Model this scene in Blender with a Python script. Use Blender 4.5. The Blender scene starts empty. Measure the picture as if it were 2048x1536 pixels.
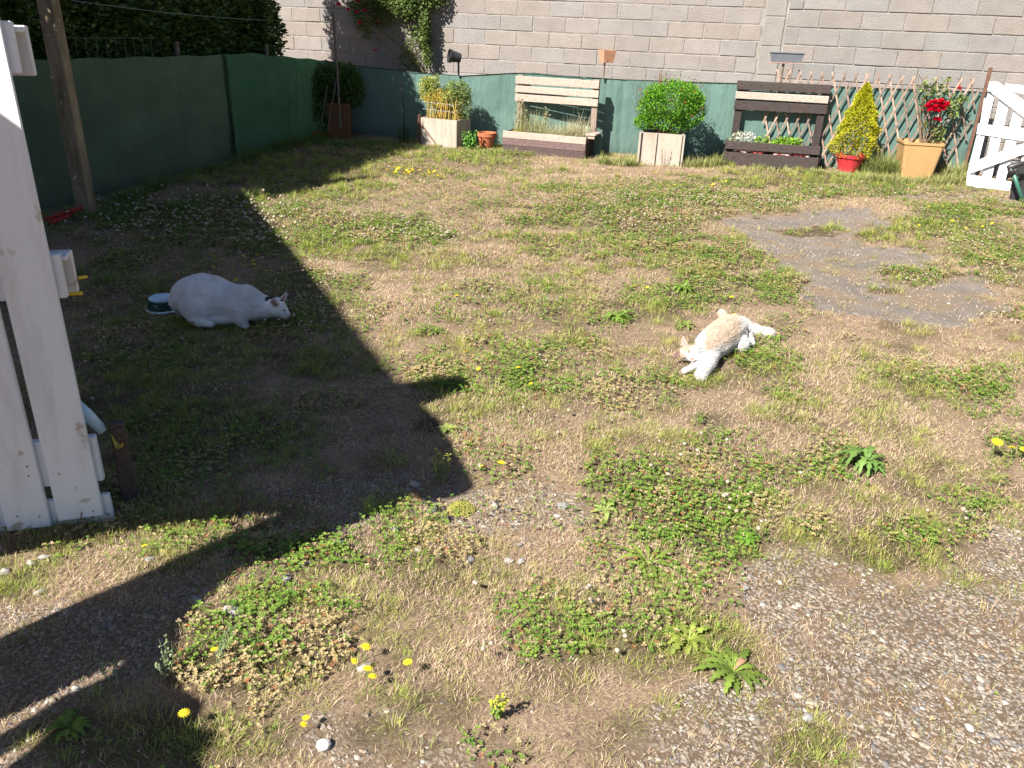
import bpy, bmesh, math, random
import numpy as np
from math import radians as R, sin, cos, pi
random.seed(7); rng=np.random.default_rng(11)
C=bpy.context.scene.collection
# ------------------------------------------------------------ camera, sky, sun
scn=bpy.context.scene
CAMH=1.62; F=1600.; PITCH=R(24.6); ROLL=R(2.2)
cd=bpy.data.cameras.new('camera'); cam=bpy.data.objects.new('camera',cd); C.objects.link(cam)
cam.location=(0,0,CAMH); cam.rotation_mode='XYZ'
from mathutils import Matrix, Vector
cam.matrix_world=Matrix.Translation((0,0,CAMH))@Matrix.Rotation(pi/2-PITCH,4,'X')@Matrix.Rotation(ROLL,4,'Z')
cd.sensor_width=36; cd.lens=F/2048*36; cd.clip_start=.05; cd.clip_end=400
scn.camera=cam
SAZ=R(46); SEL=R(43)          # the way the light travels, seen from above; elevation
w=bpy.data.worlds.new('World'); scn.world=w; w.use_nodes=True
nt=w.node_tree; bg=nt.nodes['Background']; sky=nt.nodes.new('ShaderNodeTexSky'); sky.sky_type='NISHITA'
sky.sun_disc=False; sky.sun_elevation=SEL; sky.ozone_density=4.5; sky.sun_rotation=math.atan2(-cos(SAZ),-sin(SAZ))
nt.links.new(sky.outputs[0],bg.inputs[0]); bg.inputs[1].default_value=.041
sd=bpy.data.lights.new('sun','SUN'); sun=bpy.data.objects.new('sun',sd); C.objects.link(sun)
sd.energy=5.0; sd.angle=R(.5); sd.color=(1,.94,.84)
sun.rotation_euler=Vector((cos(SAZ)*cos(SEL),sin(SAZ)*cos(SEL),-sin(SEL))).to_track_quat('-Z','Y').to_euler()
scn.view_settings.view_transform='Standard'; scn.view_settings.look='None'; scn.view_settings.gamma=1
scn.view_settings.exposure=1.42
scn.view_settings.use_curve_mapping=False
scn.cycles.max_bounces=6; scn.cycles.transparent_max_bounces=8

# ------------------------------------------------------------ pixel <-> place (used while measuring the place)
def ray(px,py):
    a,b=px-1024,py-768; c,s=cos(ROLL),sin(ROLL); x=a*c+b*s; y=-a*s+b*c
    return np.array([x,F*cos(PITCH)-y*sin(PITCH),-F*sin(PITCH)-y*cos(PITCH)])
def G(px,py,z=0.):
    d=ray(px,py); return np.array([0,0,CAMH])+(z-CAMH)/d[2]*d
def P(x,y,z=0.):
    vz=z-CAMH; Z=y*cos(PITCH)-vz*sin(PITCH); Z=np.where(Z<.05,.05,Z); Y=-(vz*cos(PITCH)+y*sin(PITCH))
    u=F*x/Z; v=F*Y/Z; c,s=cos(ROLL),sin(ROLL)
    return 1024+u*c-v*s, 768+u*s+v*c
class Fr:
    """a local frame: x along, y away, z up (tilted back by 'tilt')"""
    def __init__(s,p0,az=0,tilt=0):
        s.o=np.array([p0[0],p0[1],p0[2] if len(p0)>2 else 0.]); a=R(az)
        s.x=np.array([cos(a),sin(a),0]); h=np.array([-sin(a),cos(a),0]); t=R(tilt)
        s.z=np.array([0,0,1])*cos(t)+h*sin(t); s.y=h*cos(t)-np.array([0,0,1])*sin(t)
    def __call__(s,x,y,z): return s.o+s.x*x+s.y*y+s.z*z
    def px(s,px,py,y=0):
        d=ray(px,py); c=np.array([0,0,CAMH]); o=s.o+s.y*y
        q=c+np.dot(o-c,s.y)/np.dot(d,s.y)*d-s.o
        return float(q@s.x),float(q@s.z)
W0=Fr((0,0,0))
# ------------------------------------------------------------ mesh building
class MB:
    def __init__(s): s.v=[];s.f=[];s.c=[]
    def add(s,vs,fs,col=(1,1,1)):
        n=len(s.v); s.v+= [tuple(map(float,v)) for v in vs]; s.f+=[tuple(i+n for i in f) for f in fs]
        if len(col) and hasattr(col[0],'__len__'): s.c+=list(col)
        else: s.c+=[tuple(col)]*len(vs)
        return s
    def box(s,fr,x0,x1,y0,y1,z0,z1,col=(1,1,1),b=.0,j=0,taper=0):
        # bevelled, slightly irregular box; taper narrows the foot
        b=min(b,abs(x1-x0)/3,abs(y1-y0)/3,abs(z1-z0)/3)
        bm=bmesh.new(); bmesh.ops.create_cube(bm,size=1)
        for v in bm.verts:
            X=x0 if v.co.x<0 else x1; Y=y0 if v.co.y<0 else y1; Z=z0 if v.co.z<0 else z1
            if taper and v.co.z<0:
                X+=taper*(1 if v.co.x<0 else -1); Y+=taper*(1 if v.co.y<0 else -1)
            v.co=Vector((X+random.uniform(-j,j),Y+random.uniform(-j,j),Z+random.uniform(-j,j)))
        if b>0: bmesh.ops.bevel(bm,geom=list(bm.edges),offset=b,segments=1,affect='EDGES')
        bm.verts.index_update()
        s.add([fr(*v.co) for v in bm.verts],[[v.index for v in f.verts] for f in bm.faces],col); bm.free(); return s
    def slab(s,fr,pts,y0,y1,col=(1,1,1)):
        # polygon in the frame's x/z, given a thickness along y
        n=len(pts); V=[fr(x,y0,z) for x,z in pts]+[fr(x,y1,z) for x,z in pts]
        Fs=[tuple(range(n)),tuple(range(2*n-1,n-1,-1))]+[((i+1)%n,i,i+n,(i+1)%n+n) for i in range(n)]
        return s.add(V,Fs,col)
    def tube(s,pts,rad,n=7,col=(1,1,1),caps=True):
        pts=[np.array(p,float) for p in pts]; m=len(pts)
        if not hasattr(rad,'__len__'): rad=[rad]*m
        V=[];Fs=[]
        for i,p in enumerate(pts):
            t=pts[min(i+1,m-1)]-pts[max(i-1,0)]; t/=max(np.linalg.norm(t),1e-9)
            a=np.array([0,0,1.]) if abs(t[2])<.9 else np.array([1.,0,0])
            u=np.cross(t,a);u/=np.linalg.norm(u);v=np.cross(t,u)
            for k in range(n):
                V.append(p+rad[i]*(cos(2*pi*k/n)*u+sin(2*pi*k/n)*v))
        for i in range(m-1):
            for k in range(n):
                Fs.append((i*n+k,i*n+(k+1)%n,(i+1)*n+(k+1)%n,(i+1)*n+k))
        if caps: Fs+= [tuple(range(n-1,-1,-1)),tuple(range((m-1)*n,m*n))]
        return s.add(V,Fs,col)
    def lathe(s,c,prof,n=28,col=(1,1,1),fr=None,open_=True):
        fr=fr or Fr(c); V=[];Fs=[];m=len(prof)
        for r,z in prof:
            for k in range(n): V.append(fr(r*cos(2*pi*k/n),r*sin(2*pi*k/n),z))
        for i in range(m-1):
            for k in range(n): Fs.append((i*n+k,i*n+(k+1)%n,(i+1)*n+(k+1)%n,(i+1)*n+k))
        if not open_: Fs.append(tuple(range((m-1)*n,m*n)))
        Fs.append(tuple(range(n-1,-1,-1)))
        return s.add(V,Fs,col)
    def blob(s,c,r,col=(1,1,1),sub=1,j=0,sq=(1,1,1),rz=0):
        bm=bmesh.new(); bmesh.ops.create_icosphere(bm,subdivisions=sub,radius=1)
        ca,sa=cos(rz),sin(rz); V=[]
        for v in bm.verts:
            k=1+random.uniform(-j,j); x,y,z=v.co.x*sq[0]*k*r,v.co.y*sq[1]*k*r,v.co.z*sq[2]*k*r
            V.append((c[0]+x*ca-y*sa,c[1]+x*sa+y*ca,c[2]+z))
        bm.verts.index_update(); s.add(V,[[v.index for v in f.verts] for f in bm.faces],col); bm.free(); return s
    def arrays(s,V,T,col):   # numpy chunk
        n=len(s.v); s.v+=V.tolist(); s.f+=(T+n).tolist(); s.c+=col.tolist(); return s
def link(name,me,m,parent,loc,smooth=False):
    o=bpy.data.objects.new(name,me); C.objects.link(o)
    if m: me.materials.append(m)
    if parent is not None: o.parent=parent
    else: o.location=loc
    if smooth: me.polygons.foreach_set('use_smooth',[True]*len(me.polygons))
    return o
def wl(o):
    p=Vector((0,0,0))
    while o is not None: p+=o.location; o=o.parent
    return np.array(p)
def setcol(me,col):
    a=me.attributes.new('Col','FLOAT_COLOR','POINT'); c=np.ones((len(col),4),np.float32); c[:,:3]=np.asarray(col,np.float32)[:,:3]
    a.data.foreach_set('color',c.ravel())
def part(name,mb,m,parent=None,loc=(0,0,0),smooth=False):
    off=wl(parent) if parent is not None else np.array(loc,float)
    v=np.array(mb.v,float)-off
    me=bpy.data.meshes.new(name); me.from_pydata(v.tolist(),[],mb.f); setcol(me,mb.c); me.update()
    bm=bmesh.new(); bm.from_mesh(me)
    if len(bm.faces)<20000: bmesh.ops.recalc_face_normals(bm,faces=bm.faces); bm.to_mesh(me)
    bm.free()
    return link(name,me,m,parent,loc,smooth)
def nmesh(name,V,T,col,m,parent=None,loc=(0,0,0)):
    """a big triangle mesh straight from numpy"""
    off=wl(parent) if parent is not None else np.array(loc,float)
    V=(V-off).astype(np.float32); me=bpy.data.meshes.new(name)
    me.vertices.add(len(V)); me.vertices.foreach_set('co',V.ravel())
    n=len(T); me.loops.add(n*3); me.loops.foreach_set('vertex_index',T.astype(np.int32).ravel())
    me.polygons.add(n); me.polygons.foreach_set('loop_start',np.arange(0,3*n,3,dtype=np.int32))
    setcol(me,col); me.update(); me.validate()
    return link(name,me,m,parent,loc)
def tag(o,label,cat=None,group=None,kind=None):
    if label: o['label']=label
    if cat: o['category']=cat
    if group: o['group']=group
    if kind: o['kind']=kind
    return o
def thing(name,label,cat,loc,group=None):
    o=bpy.data.objects.new(name,None); C.objects.link(o); o.location=loc; o.empty_display_size=.1
    return tag(o,label,cat,group)
def copy_tree(o,parent=None,loc=None,rz=None,sc=None):
    c=o.copy(); C.objects.link(c)
    if parent is not None: c.parent=parent
    if loc is not None: c.location=loc
    if rz is not None: c.rotation_euler=(0,0,rz)
    if sc is not None: c.scale=(sc,sc,sc)
    for ch in [q for q in bpy.data.objects if q.parent==o]: copy_tree(ch,c)
    return c
# ------------------------------------------------------------ materials
def mat(name,a,b=None,scale=8,rough=.8,bump=.0,bscale=60,stretch=(1,1,1),col=False,trans=0,spec=.3,det=6,mixr=(.35,.65),bdist=.01,spots=None):
    m=bpy.data.materials.new(name); m.use_nodes=True; n=m.node_tree; N=n.nodes; L=n.links
    bs=N['Principled BSDF']; bs.inputs['Roughness'].default_value=rough; bs.inputs['Specular IOR Level'].default_value=spec
    tc=N.new('ShaderNodeTexCoord'); mp=N.new('ShaderNodeMapping'); mp.inputs['Scale'].default_value=stretch
    L.new(tc.outputs['Object'],mp.inputs['Vector'])
    b=b or tuple(x*.75 for x in a)
    nz=N.new('ShaderNodeTexNoise'); nz.inputs['Scale'].default_value=scale; nz.inputs['Detail'].default_value=det; nz.inputs['Roughness'].default_value=.65
    L.new(mp.outputs[0],nz.inputs['Vector'])
    mr=N.new('ShaderNodeMapRange'); mr.inputs[1].default_value=mixr[0]; mr.inputs[2].default_value=mixr[1]; L.new(nz.outputs[0],mr.inputs[0])
    mx=N.new('ShaderNodeMix'); mx.data_type='RGBA'; mx.inputs[6].default_value=(*a,1); mx.inputs[7].default_value=(*b,1)
    L.new(mr.outputs[0],mx.inputs[0]); out=mx.outputs[2]
    if spots:
        ns=N.new('ShaderNodeTexNoise'); ns.inputs['Scale'].default_value=spots[1]; ns.inputs['Detail'].default_value=3; L.new(tc.outputs['Object'],ns.inputs['Vector'])
        ms=N.new('ShaderNodeMapRange'); ms.inputs[1].default_value=spots[2]; ms.inputs[2].default_value=spots[2]+.05; L.new(ns.outputs[0],ms.inputs[0])
        m2=N.new('ShaderNodeMix'); m2.data_type='RGBA'; m2.inputs[7].default_value=(*spots[0],1); L.new(ms.outputs[0],m2.inputs[0]); L.new(out,m2.inputs[6]); out=m2.outputs[2]
    if col:
        at=N.new('ShaderNodeAttribute'); at.attribute_name='Col'
        mm=N.new('ShaderNodeMix'); mm.data_type='RGBA'; mm.blend_type='MULTIPLY'; mm.inputs[0].default_value=1
        L.new(out,mm.inputs[6]); L.new(at.outputs['Color'],mm.inputs[7]); out=mm.outputs[2]
    L.new(out,bs.inputs['Base Color'])
    if bump:
        n2=N.new('ShaderNodeTexNoise'); n2.inputs['Scale'].default_value=bscale; n2.inputs['Detail'].default_value=8; L.new(mp.outputs[0],n2.inputs['Vector'])
        bp=N.new('ShaderNodeBump'); bp.inputs['Strength'].default_value=bump; bp.inputs['Distance'].default_value=bdist
        L.new(n2.outputs[0],bp.inputs['Height']); L.new(bp.outputs[0],bs.inputs['Normal'])
    if trans:
        tr=N.new('ShaderNodeBsdfTranslucent'); L.new(out,tr.inputs[0]); ms=N.new('ShaderNodeMixShader'); ms.inputs[0].default_value=trans
        L.new(bs.outputs[0],ms.inputs[1]); L.new(tr.outputs[0],ms.inputs[2]); L.new(ms.outputs[0],N['Material Output'].inputs[0])
    return m
WH=(1,1,1)
M={}
M['veg']=mat('plant_leaf',WH,(.8,.8,.8),scale=30,rough=.6,col=True,trans=.28,spec=.25)
M['straw']=mat('dry_straw',WH,(.8,.8,.8),scale=30,rough=.75,col=True,trans=.12,spec=.2)
M['hedge']=mat('hedge_leaf',WH,(.7,.7,.7),scale=12,rough=.38,col=True,trans=.22,spec=.5)
M['petal']=mat('petal',WH,(.85,.85,.85),scale=30,rough=.6,col=True,trans=.25)
M['wood_white']=mat('white_painted_wood',(.70,.71,.755),(.54,.53,.54),scale=5,rough=.55,bump=.4,bscale=40,stretch=(3,3,.5),mixr=(.5,.8),bdist=.002,spots=((.42,.36,.3),9,.68),col=True)
M['wood_grey']=mat('weathered_wood',(.40,.35,.32),(.22,.18,.16),scale=14,rough=.85,bump=.6,bscale=60,stretch=(1,8,10),col=True,bdist=.004,spots=((.12,.09,.07),16,.69))
M['wood_dark']=mat('dark_stained_wood',(.075,.055,.052),(.028,.022,.022),scale=12,rough=.7,bump=.6,bscale=50,stretch=(1,8,10),col=True,bdist=.004)
M['slat']=mat('trellis_wood',(.30,.225,.185),(.17,.12,.095),scale=14,rough=.8,bump=.5,bscale=60,col=True,bdist=.003)
M['post']=mat('rough_sawn_post',(.30,.235,.15),(.14,.105,.07),scale=9,rough=.9,bump=.8,bscale=70,stretch=(1,1,.25),spots=((.6,.55,.45),30,.66),bdist=.004)
M['concrete']=mat('concrete_block',WH,(.86,.86,.86),scale=5,rough=.95,bump=1.,bscale=90,col=True,bdist=.012,spec=.15)
M['mortar']=mat('mortar',(.30,.28,.26),(.19,.175,.16),scale=9,rough=.95,bump=.9,bscale=60,bdist=.012,spec=.1)
M['terracotta']=mat('terracotta',(.48,.155,.075),(.36,.11,.055),scale=10,rough=.7,bump=.2,bscale=90,bdist=.002)
M['clay']=mat('pale_clay',(.50,.27,.17),(.42,.21,.13),scale=10,rough=.8,bump=.2,bdist=.002)
M['redpl']=mat('red_plastic',(.50,.035,.05),(.42,.03,.04),scale=6,rough=.4,spec=.5)
M['ochre']=mat('ochre_plastic',(.40,.25,.11),(.36,.215,.095),scale=4,rough=.5,bump=.08,bdist=.002,spec=.4)
M['blackpl']=mat('black_plastic',(.02,.02,.023),(.035,.035,.038),scale=12,rough=.45,spec=.5)
M['greypl']=mat('grey_plastic',(.14,.15,.18),(.11,.12,.14),scale=6,rough=.5,spec=.5)
M['panel']=mat('cement_panel',(.37,.325,.28),(.26,.215,.17),scale=7,rough=.85,bump=.4,bscale=50,stretch=(3,3,.6),bdist=.003,mixr=(.45,.75),spots=((.3,.23,.17),13,.7))
M['brown']=mat('brown_board',(.17,.075,.03),(.13,.055,.025),scale=6,rough=.8)
M['stick']=mat('grey_stick',(.22,.18,.14),(.13,.10,.08),scale=20,rough=.9,bump=.4,col=True)
M['rust']=mat('rusty_metal',(.17,.09,.065),(.10,.055,.04),scale=25,rough=.85,bump=.4,bdist=.002)
M['green_metal']=mat('green_painted_tube',(.035,.13,.095),(.03,.11,.08),scale=8,rough=.4,spec=.5)
M['stone']=mat('stone',WH,(.72,.70,.68),scale=25,rough=.9,bump=.5,bscale=80,col=True,bdist=.004)
M['soil']=mat('potting_soil',(.06,.04,.028),(.03,.02,.015),scale=20,rough=1,bump=1,bscale=30)
M['enamel']=mat('glazed_white',(.52,.68,.80),(.46,.62,.74),scale=6,rough=.25,spec=.6)
M['glaze']=mat('dark_glaze',(.012,.07,.06),(.008,.045,.05),scale=6,rough=.25,spec=.6)
M['text']=mat('pale_green_print',(.05,.16,.09),(.04,.12,.07),scale=6,rough=.5)
M['yellow']=mat('yellow_plastic',(.75,.55,.04),(.7,.5,.04),rough=.5)
M['redpaint']=mat('red_paint',(.40,.03,.02),(.3,.02,.015),scale=14,rough=.6)
M['render']=mat('caster_render',(.55,.5,.45),(.5,.45,.4),rough=.9,bump=.3)  # only on the added shadow casters
M['fur']=mat('cat_fur',WH,(.93,.93,.93),scale=18,rough=.75,col=True,spec=.15,bump=.5,bscale=110,bdist=.006,trans=.12)
M['wire']=mat('galvanised_wire',(.35,.36,.36),rough=.4,spec=.6)
M['bag']=mat('printed_plastic_bag',(.62,.55,.52),(.45,.06,.05),scale=9,rough=.35,mixr=(.45,.55),spec=.6)
def netmat(name,a,b,tr):
    m=mat(name,a,b,scale=2.2,rough=.75,stretch=(1,1,1.6),trans=tr,col=True,spec=.2,mixr=(.3,.7))
    n=m.node_tree; N=n.nodes; L=n.links; bs=N['Principled BSDF']
    tc=N.new('ShaderNodeTexCoord'); w1=N.new('ShaderNodeTexWave'); w1.bands_direction='Z'; w1.inputs['Scale'].default_value=55; w1.inputs['Distortion'].default_value=1.5; w1.inputs['Detail'].default_value=2
    L.new(tc.outputs['Object'],w1.inputs['Vector']); bp=N.new('ShaderNodeBump'); bp.inputs['Strength'].default_value=.5; bp.inputs['Distance'].default_value=.004
    n2=N.new('ShaderNodeTexNoise'); n2.inputs['Scale'].default_value=3; n2.inputs['Detail'].default_value=5; mpp=N.new('ShaderNodeMapping'); mpp.inputs['Scale'].default_value=(1.6,1.6,.45); L.new(tc.outputs['Object'],mpp.inputs['Vector']); L.new(mpp.outputs[0],n2.inputs['Vector'])
    b2=N.new('ShaderNodeBump'); b2.inputs['Strength'].default_value=.9; b2.inputs['Distance'].default_value=.07; L.new(n2.outputs[0],b2.inputs['Height']); L.new(b2.outputs[0],bp.inputs['Normal'])
    L.new(w1.outputs[1],bp.inputs['Height']); L.new(bp.outputs[0],bs.inputs['Normal']); return m
M['net']=netmat('green_netting',(.14,.235,.215),(.115,.20,.185),.2)
M['netl']=netmat('old_green_netting',(.12,.19,.135),(.17,.26,.18),.4)
M['netg']=netmat('green_netting_inner',(.07,.21,.12),(.11,.26,.16),.4)
# ------------------------------------------------------------ noise
def hash2(i,j,s):
    h=(i.astype(np.int64)*374761393+j.astype(np.int64)*668265263+s*1442695041)&0xffffffff
    h=((h^(h>>13))*1274126177)&0xffffffff; return ((h^(h>>16))&0xffff)/65535.
def vn(x,y,s=0):
    i=np.floor(x);j=np.floor(y);fx=x-i;fy=y-j;fx=fx*fx*(3-2*fx);fy=fy*fy*(3-2*fy)
    a=hash2(i,j,s);b=hash2(i+1,j,s);c=hash2(i,j+1,s);d=hash2(i+1,j+1,s)
    return (a*(1-fx)+b*fx)*(1-fy)+(c*(1-fx)+d*fx)*fy
def fbm(x,y,s=0,o=4,f=1.):
    r=0;a=.5;t=0
    for k in range(o): r=r+a*vn(x*f,y*f,s+k*7);t+=a;a*=.55;f*=2.1
    return r/t
def ss(a,b,x): t=np.clip((x-a)/(b-a),0,1); return t*t*(3-2*t)
def gh(x,y): return (fbm(x,y,3,3,.9)-.5)*.035+(fbm(x,y,5,3,6)-.5)*.012
def inpoly(px,py,poly):
    r=np.zeros(px.shape,bool); n=len(poly)
    for i in range(n):
        x1,y1=poly[i];x2,y2=poly[(i+1)%n]
        if y1==y2: continue
        c=((y1>py)!=(y2>py))&(px<(x2-x1)*(py-y1)/(y2-y1)+x1); r^=c
    return r
ASPH=[[(1450,445),(1500,425),(1640,420),(1720,418),(1760,440),(1840,452),(1700,470),(1730,490),(1820,505),(1900,535),(1960,570),(2000,610),(1960,655),(1860,640),(1760,632),(1620,620),(1590,560),(1520,500)],
      [(1640,376),(1900,392),(2100,402),(2100,412),(1900,398),(1700,386)],
      [(1760,462),(1850,458),(2100,484),(2100,494),(1900,476)]]
GRAV=[(1430,1150),(1560,1100),(1720,1130),(1850,1150),(2048,1050),(2300,1050),(2300,1900),(1200,1900),(1210,1500),(1290,1380),(1400,1350),(1560,1390),(1560,1300)]
GRAV2=[[(480,1010),(560,960),(700,920),(900,930),(980,1000),(860,1030),(700,1060),(520,1150),(420,1180)],[(-900,1330),(300,1180),(420,1150),(300,1340),(60,1560),(-900,1800)],[(850,990),(1100,960),(1200,1000),(1100,1060),(900,1080)],[(640,1400),(860,1440),(1000,1500),(900,1700),(600,1700)]]
# clover / grass / straw patches: centre px, half sizes px, strength
CLO=[(530,1270,180,110,1.2),(440,1340,110,60,1),(1085,1260,140,105,.8),(1300,960,170,70,1),(1400,1040,150,70,1.05),(1470,1090,90,50,1.),(1640,930,130,50,.9),(560,1110,150,40,.8),
     (620,435,110,45,1),(760,455,130,40,1.1),(860,475,60,35,.9),(1150,430,160,40,1.2),(1300,415,150,40,1.2),(1280,470,130,40,.9),(1200,490,200,40,.6),(1450,520,110,40,.9),(1540,570,75,35,1.),(1360,400,160,30,1),(1500,410,130,22,1.),
     (350,440,200,50,1.2),(520,470,120,60,.8),(330,600,150,160,.45),(620,600,140,70,.7),(900,400,200,50,.3),(1700,385,200,14,1),(1950,425,120,22,1.3),(2000,500,100,60,1.),(1900,450,130,30,.9),(1830,555,110,22,.8),
     (1230,640,70,22,.7),(1130,760,120,50,.6),(1250,770,160,50,.6),(930,300,120,25,.6),(960,575,50,18,.7),(1160,380,120,14,.8),(1340,370,200,16,.6),(1080,600,250,50,.35),(700,640,100,60,.4),(1560,660,60,25,.5),(1950,760,100,40,.7),(1780,740,120,25,.4),
     (1870,1070,100,35,.6),(1500,700,80,40,.5),(980,1500,70,40,.4),(1380,590,90,28,.8),(870,750,60,30,.7),(860,665,40,14,.7),(1230,800,60,30,.7)]
GRA=[(650,492,70,22,1.3),(760,510,60,18,.9),(1000,640,200,40,.5),(1300,605,120,22,.8),(860,850,50,30,1),(520,640,160,60,.7),(420,700,250,80,.6),(330,800,200,90,.9),(450,880,200,80,.6),(700,720,120,50,.6),(800,330,300,30,.5),
     (620,330,330,55,.9),(540,380,70,20,1.2),(680,380,100,30,.6),(960,310,130,22,.9),(1240,325,60,12,.9),(1420,318,50,14,1),(1760,335,60,20,1.2),(1690,362,330,16,1.1),(1880,362,80,14,1.2),(1560,345,120,12,.9),(1400,300,80,10,.7),
     (1620,465,70,12,1.1),(1850,460,90,22,1.2),(1760,475,60,10,1),(1770,580,40,10,1),(1640,1480,60,50,1.5),(1600,1500,70,60,1.1),(1770,1090,120,50,.8),(1600,1070,60,30,.8),(700,1120,60,25,1),(790,1030,60,25,1),(850,1090,70,30,.6),(900,1130,150,50,.35),(870,1420,90,60,.6),(760,1480,100,60,.5),(1350,1270,110,50,.7),(1430,1280,60,40,.6),
     (1260,1480,150,80,.45),(1550,730,90,30,.5),(1850,960,160,60,.5),(1960,1000,100,60,.6),(1430,840,60,25,.8),(1330,810,60,25,.5),(1600,850,70,25,.6),(1850,770,60,22,.8),(950,700,120,60,.5),(760,920,60,30,.6),(250,1480,220,70,.8),(20,1170,60,40,.8),(350,1130,60,25,1),
     (1180,700,300,90,.3),(1650,800,350,120,.25),(1000,840,150,50,.3),(1100,540,400,60,.2),(1940,380,60,8,.6),(350,560,60,30,.4),(230,960,150,60,.6)]
STR=[(250,1130,260,75,1.4),(560,1040,80,30,.7),(1200,1130,250,80,.8),(900,1200,260,60,.9),(1000,950,200,50,.6),(850,1350,200,90,.5),(1250,870,400,120,.5),(1700,880,300,120,.5),(900,560,300,80,.5),(1800,700,300,60,.4),(1100,350,300,30,.1)]
def patch(px,py,L,wob):
    r=np.zeros(px.shape)
    for cx,cy,rx,ry,s in L:
        d=np.sqrt(((px-cx)/rx)**2+((py-cy)/ry)**2)+wob
        r=np.maximum(r,s*(1-ss(.55,1.15,d)))
    return r
def cover(x,y):
    px,py=P(x,y); n1=fbm(x,y,21,4,2.2); n2=fbm(x,y,33,4,5.); wob=(n2-.5)*1.1+(fbm(x,y,77,2,16)-.5)*.5
    jx=(fbm(x,y,41,5,4)-.5)*150+(fbm(x,y,47,3,14)-.5)*70; jy=((fbm(x,y,43,5,4)-.5)*70+(fbm(x,y,49,3,14)-.5)*35)*np.clip((py-100)/500,.15,1.6)
    a=np.zeros(px.shape)
    for q in ASPH: a=np.maximum(a,inpoly(px+jx*.7,py+jy*.5,q)*1.)
    g=inpoly(px+jx,py+jy,GRAV)*1.
    for q in GRAV2: g=np.maximum(g,inpoly(px+jx,py+jy,q)*.75)
    clo=patch(px,py,CLO,wob); gra=patch(px,py,GRA,wob); st=patch(px,py,STR,wob)
    e1=fbm(x,y,87,4,9)
    cut=np.clip(np.maximum(clo,gra)*1.5,0,1)*ss(.3,.5,e1+.15); a=a*(1-cut); g=g*(1-cut*.9)
    a=a*ss(.22,.34,e1+.35*(1-np.abs(n1-.5)*2)-.06); g=g*ss(.28,.46,e1+.1)
    far=ss(5,8.5,y)
    clo=np.clip(clo+.55*ss(.52,.70,n1)*(1-a)*(1-g)*(1-.45*far),0,1.3); gra=np.clip(gra+.65*ss(.47,.68,fbm(x,y,51,4,3.))*(1-a)*(1-.7*g)*(1-.5*far),0,1.3)
    st=np.clip(.45+st+.5*(n2-.5),0,1.5)*(1-a*.9)*(1-g*.75)
    st=st*(.25+1.1*ss(.34,.60,fbm(x,y,57,4,3.4)))
    return a,g,clo*(1-a*.85),gra*(1-a*.8),st
# ------------------------------------------------------------ ground
def axis(a,b,st,far,ratio=1.35):
    L=list(np.arange(a,b,st)); s=st;x=a
    pre=[]
    while x>-far: s*=ratio; x-=s; pre.append(x)
    s=st;x=L[-1];post=[]
    while x<far: s*=ratio; x+=s; post.append(x)
    return np.array(pre[::-1]+L+post)
ax=axis(-4.6,6.6,.035,150); ay=axis(.6,12.8,.035,150)
X,Y=np.meshgrid(ax,ay); nx,ny=len(ax),len(ay)
x=X.ravel();y=Y.ravel(); a_,g_,clo_,gra_,st_=cover(x,y)
inside=(x>-6)&(x<9)&(y>-1)&(y<13.5)
z=np.where(inside,gh(x,y),0); z-=a_*.004
V=np.stack([x,y,z],1); I=np.arange(nx*ny).reshape(ny,nx)
q=np.stack([I[:-1,:-1],I[:-1,1:],I[1:,1:],I[1:,:-1]],-1).reshape(-1,4)
T=np.concatenate([q[:,[0,1,2]],q[:,[0,2,3]]])
col=np.stack([a_,g_,np.clip(np.maximum(clo_,gra_),0,1)],1)
gm=bpy.data.materials.new('yard_soil'); gm.use_nodes=True; n=gm.node_tree;N=n.nodes;L=n.links;bs=N['Principled BSDF']; bs.inputs['Roughness'].default_value=.95; bs.inputs['Specular IOR Level'].default_value=.15
def nz(sc,det=6,rough=.6,vor=False):
    t=N.new('ShaderNodeTexVoronoi' if vor else 'ShaderNodeTexNoise'); t.inputs['Scale'].default_value=sc
    if not vor: t.inputs['Detail'].default_value=det; t.inputs['Roughness'].default_value=rough
    L.new(tcg.outputs['Object'],t.inputs['Vector']); return t
def mr(src,a,b):
    t=N.new('ShaderNodeMapRange'); t.inputs[1].default_value=a;t.inputs[2].default_value=b; L.new(src,t.inputs[0]); return t.outputs[0]
def mx(f,A,B,bt='MIX'):
    t=N.new('ShaderNodeMix'); t.data_type='RGBA'; t.blend_type=bt
    if isinstance(f,float): t.inputs[0].default_value=f
    else: L.new(f,t.inputs[0])
    for i,c in ((6,A),(7,B)):
        if isinstance(c,tuple): t.inputs[i].default_value=(*c,1)
        else: L.new(c,t.inputs[i])
    return t.outputs[2]
tcg=N.new('ShaderNodeTexCoord'); at=N.new('ShaderNodeAttribute'); at.attribute_name='Col'; sp=N.new('ShaderNodeSeparateColor'); L.new(at.outputs['Color'],sp.inputs[0])
soil=mx(mr(nz(3.).outputs[0],.35,.65),(.25,.172,.13),(.15,.101,.074))
soil=mx(mr(nz(60,8,.75).outputs[0],.42,.62),soil,(.36,.27,.175))
soil=mx(mr(nz(170,5,.7).outputs[0],.56,.66),soil,(.07,.05,.035))
asp=mx(mr(nz(5).outputs[0],.35,.65),(.19,.165,.145),(.135,.115,.10))
asp=mx(mr(nz(220,4,.7).outputs[0],.55,.68),asp,(.40,.37,.34))
asp=mx(mr(nz(150,4,.7).outputs[0],.58,.68),asp,(.07,.06,.055))
asp=mx(mr(nz(2.4,5).outputs[0],.48,.62),asp,(.20,.15,.108))
vv=nz(75,vor=True); vr=nz(75,vor=True); gcol=mx(mr(vv.outputs['Distance'],.3,.55),(.32,.28,.24),(.13,.095,.068))
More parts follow.
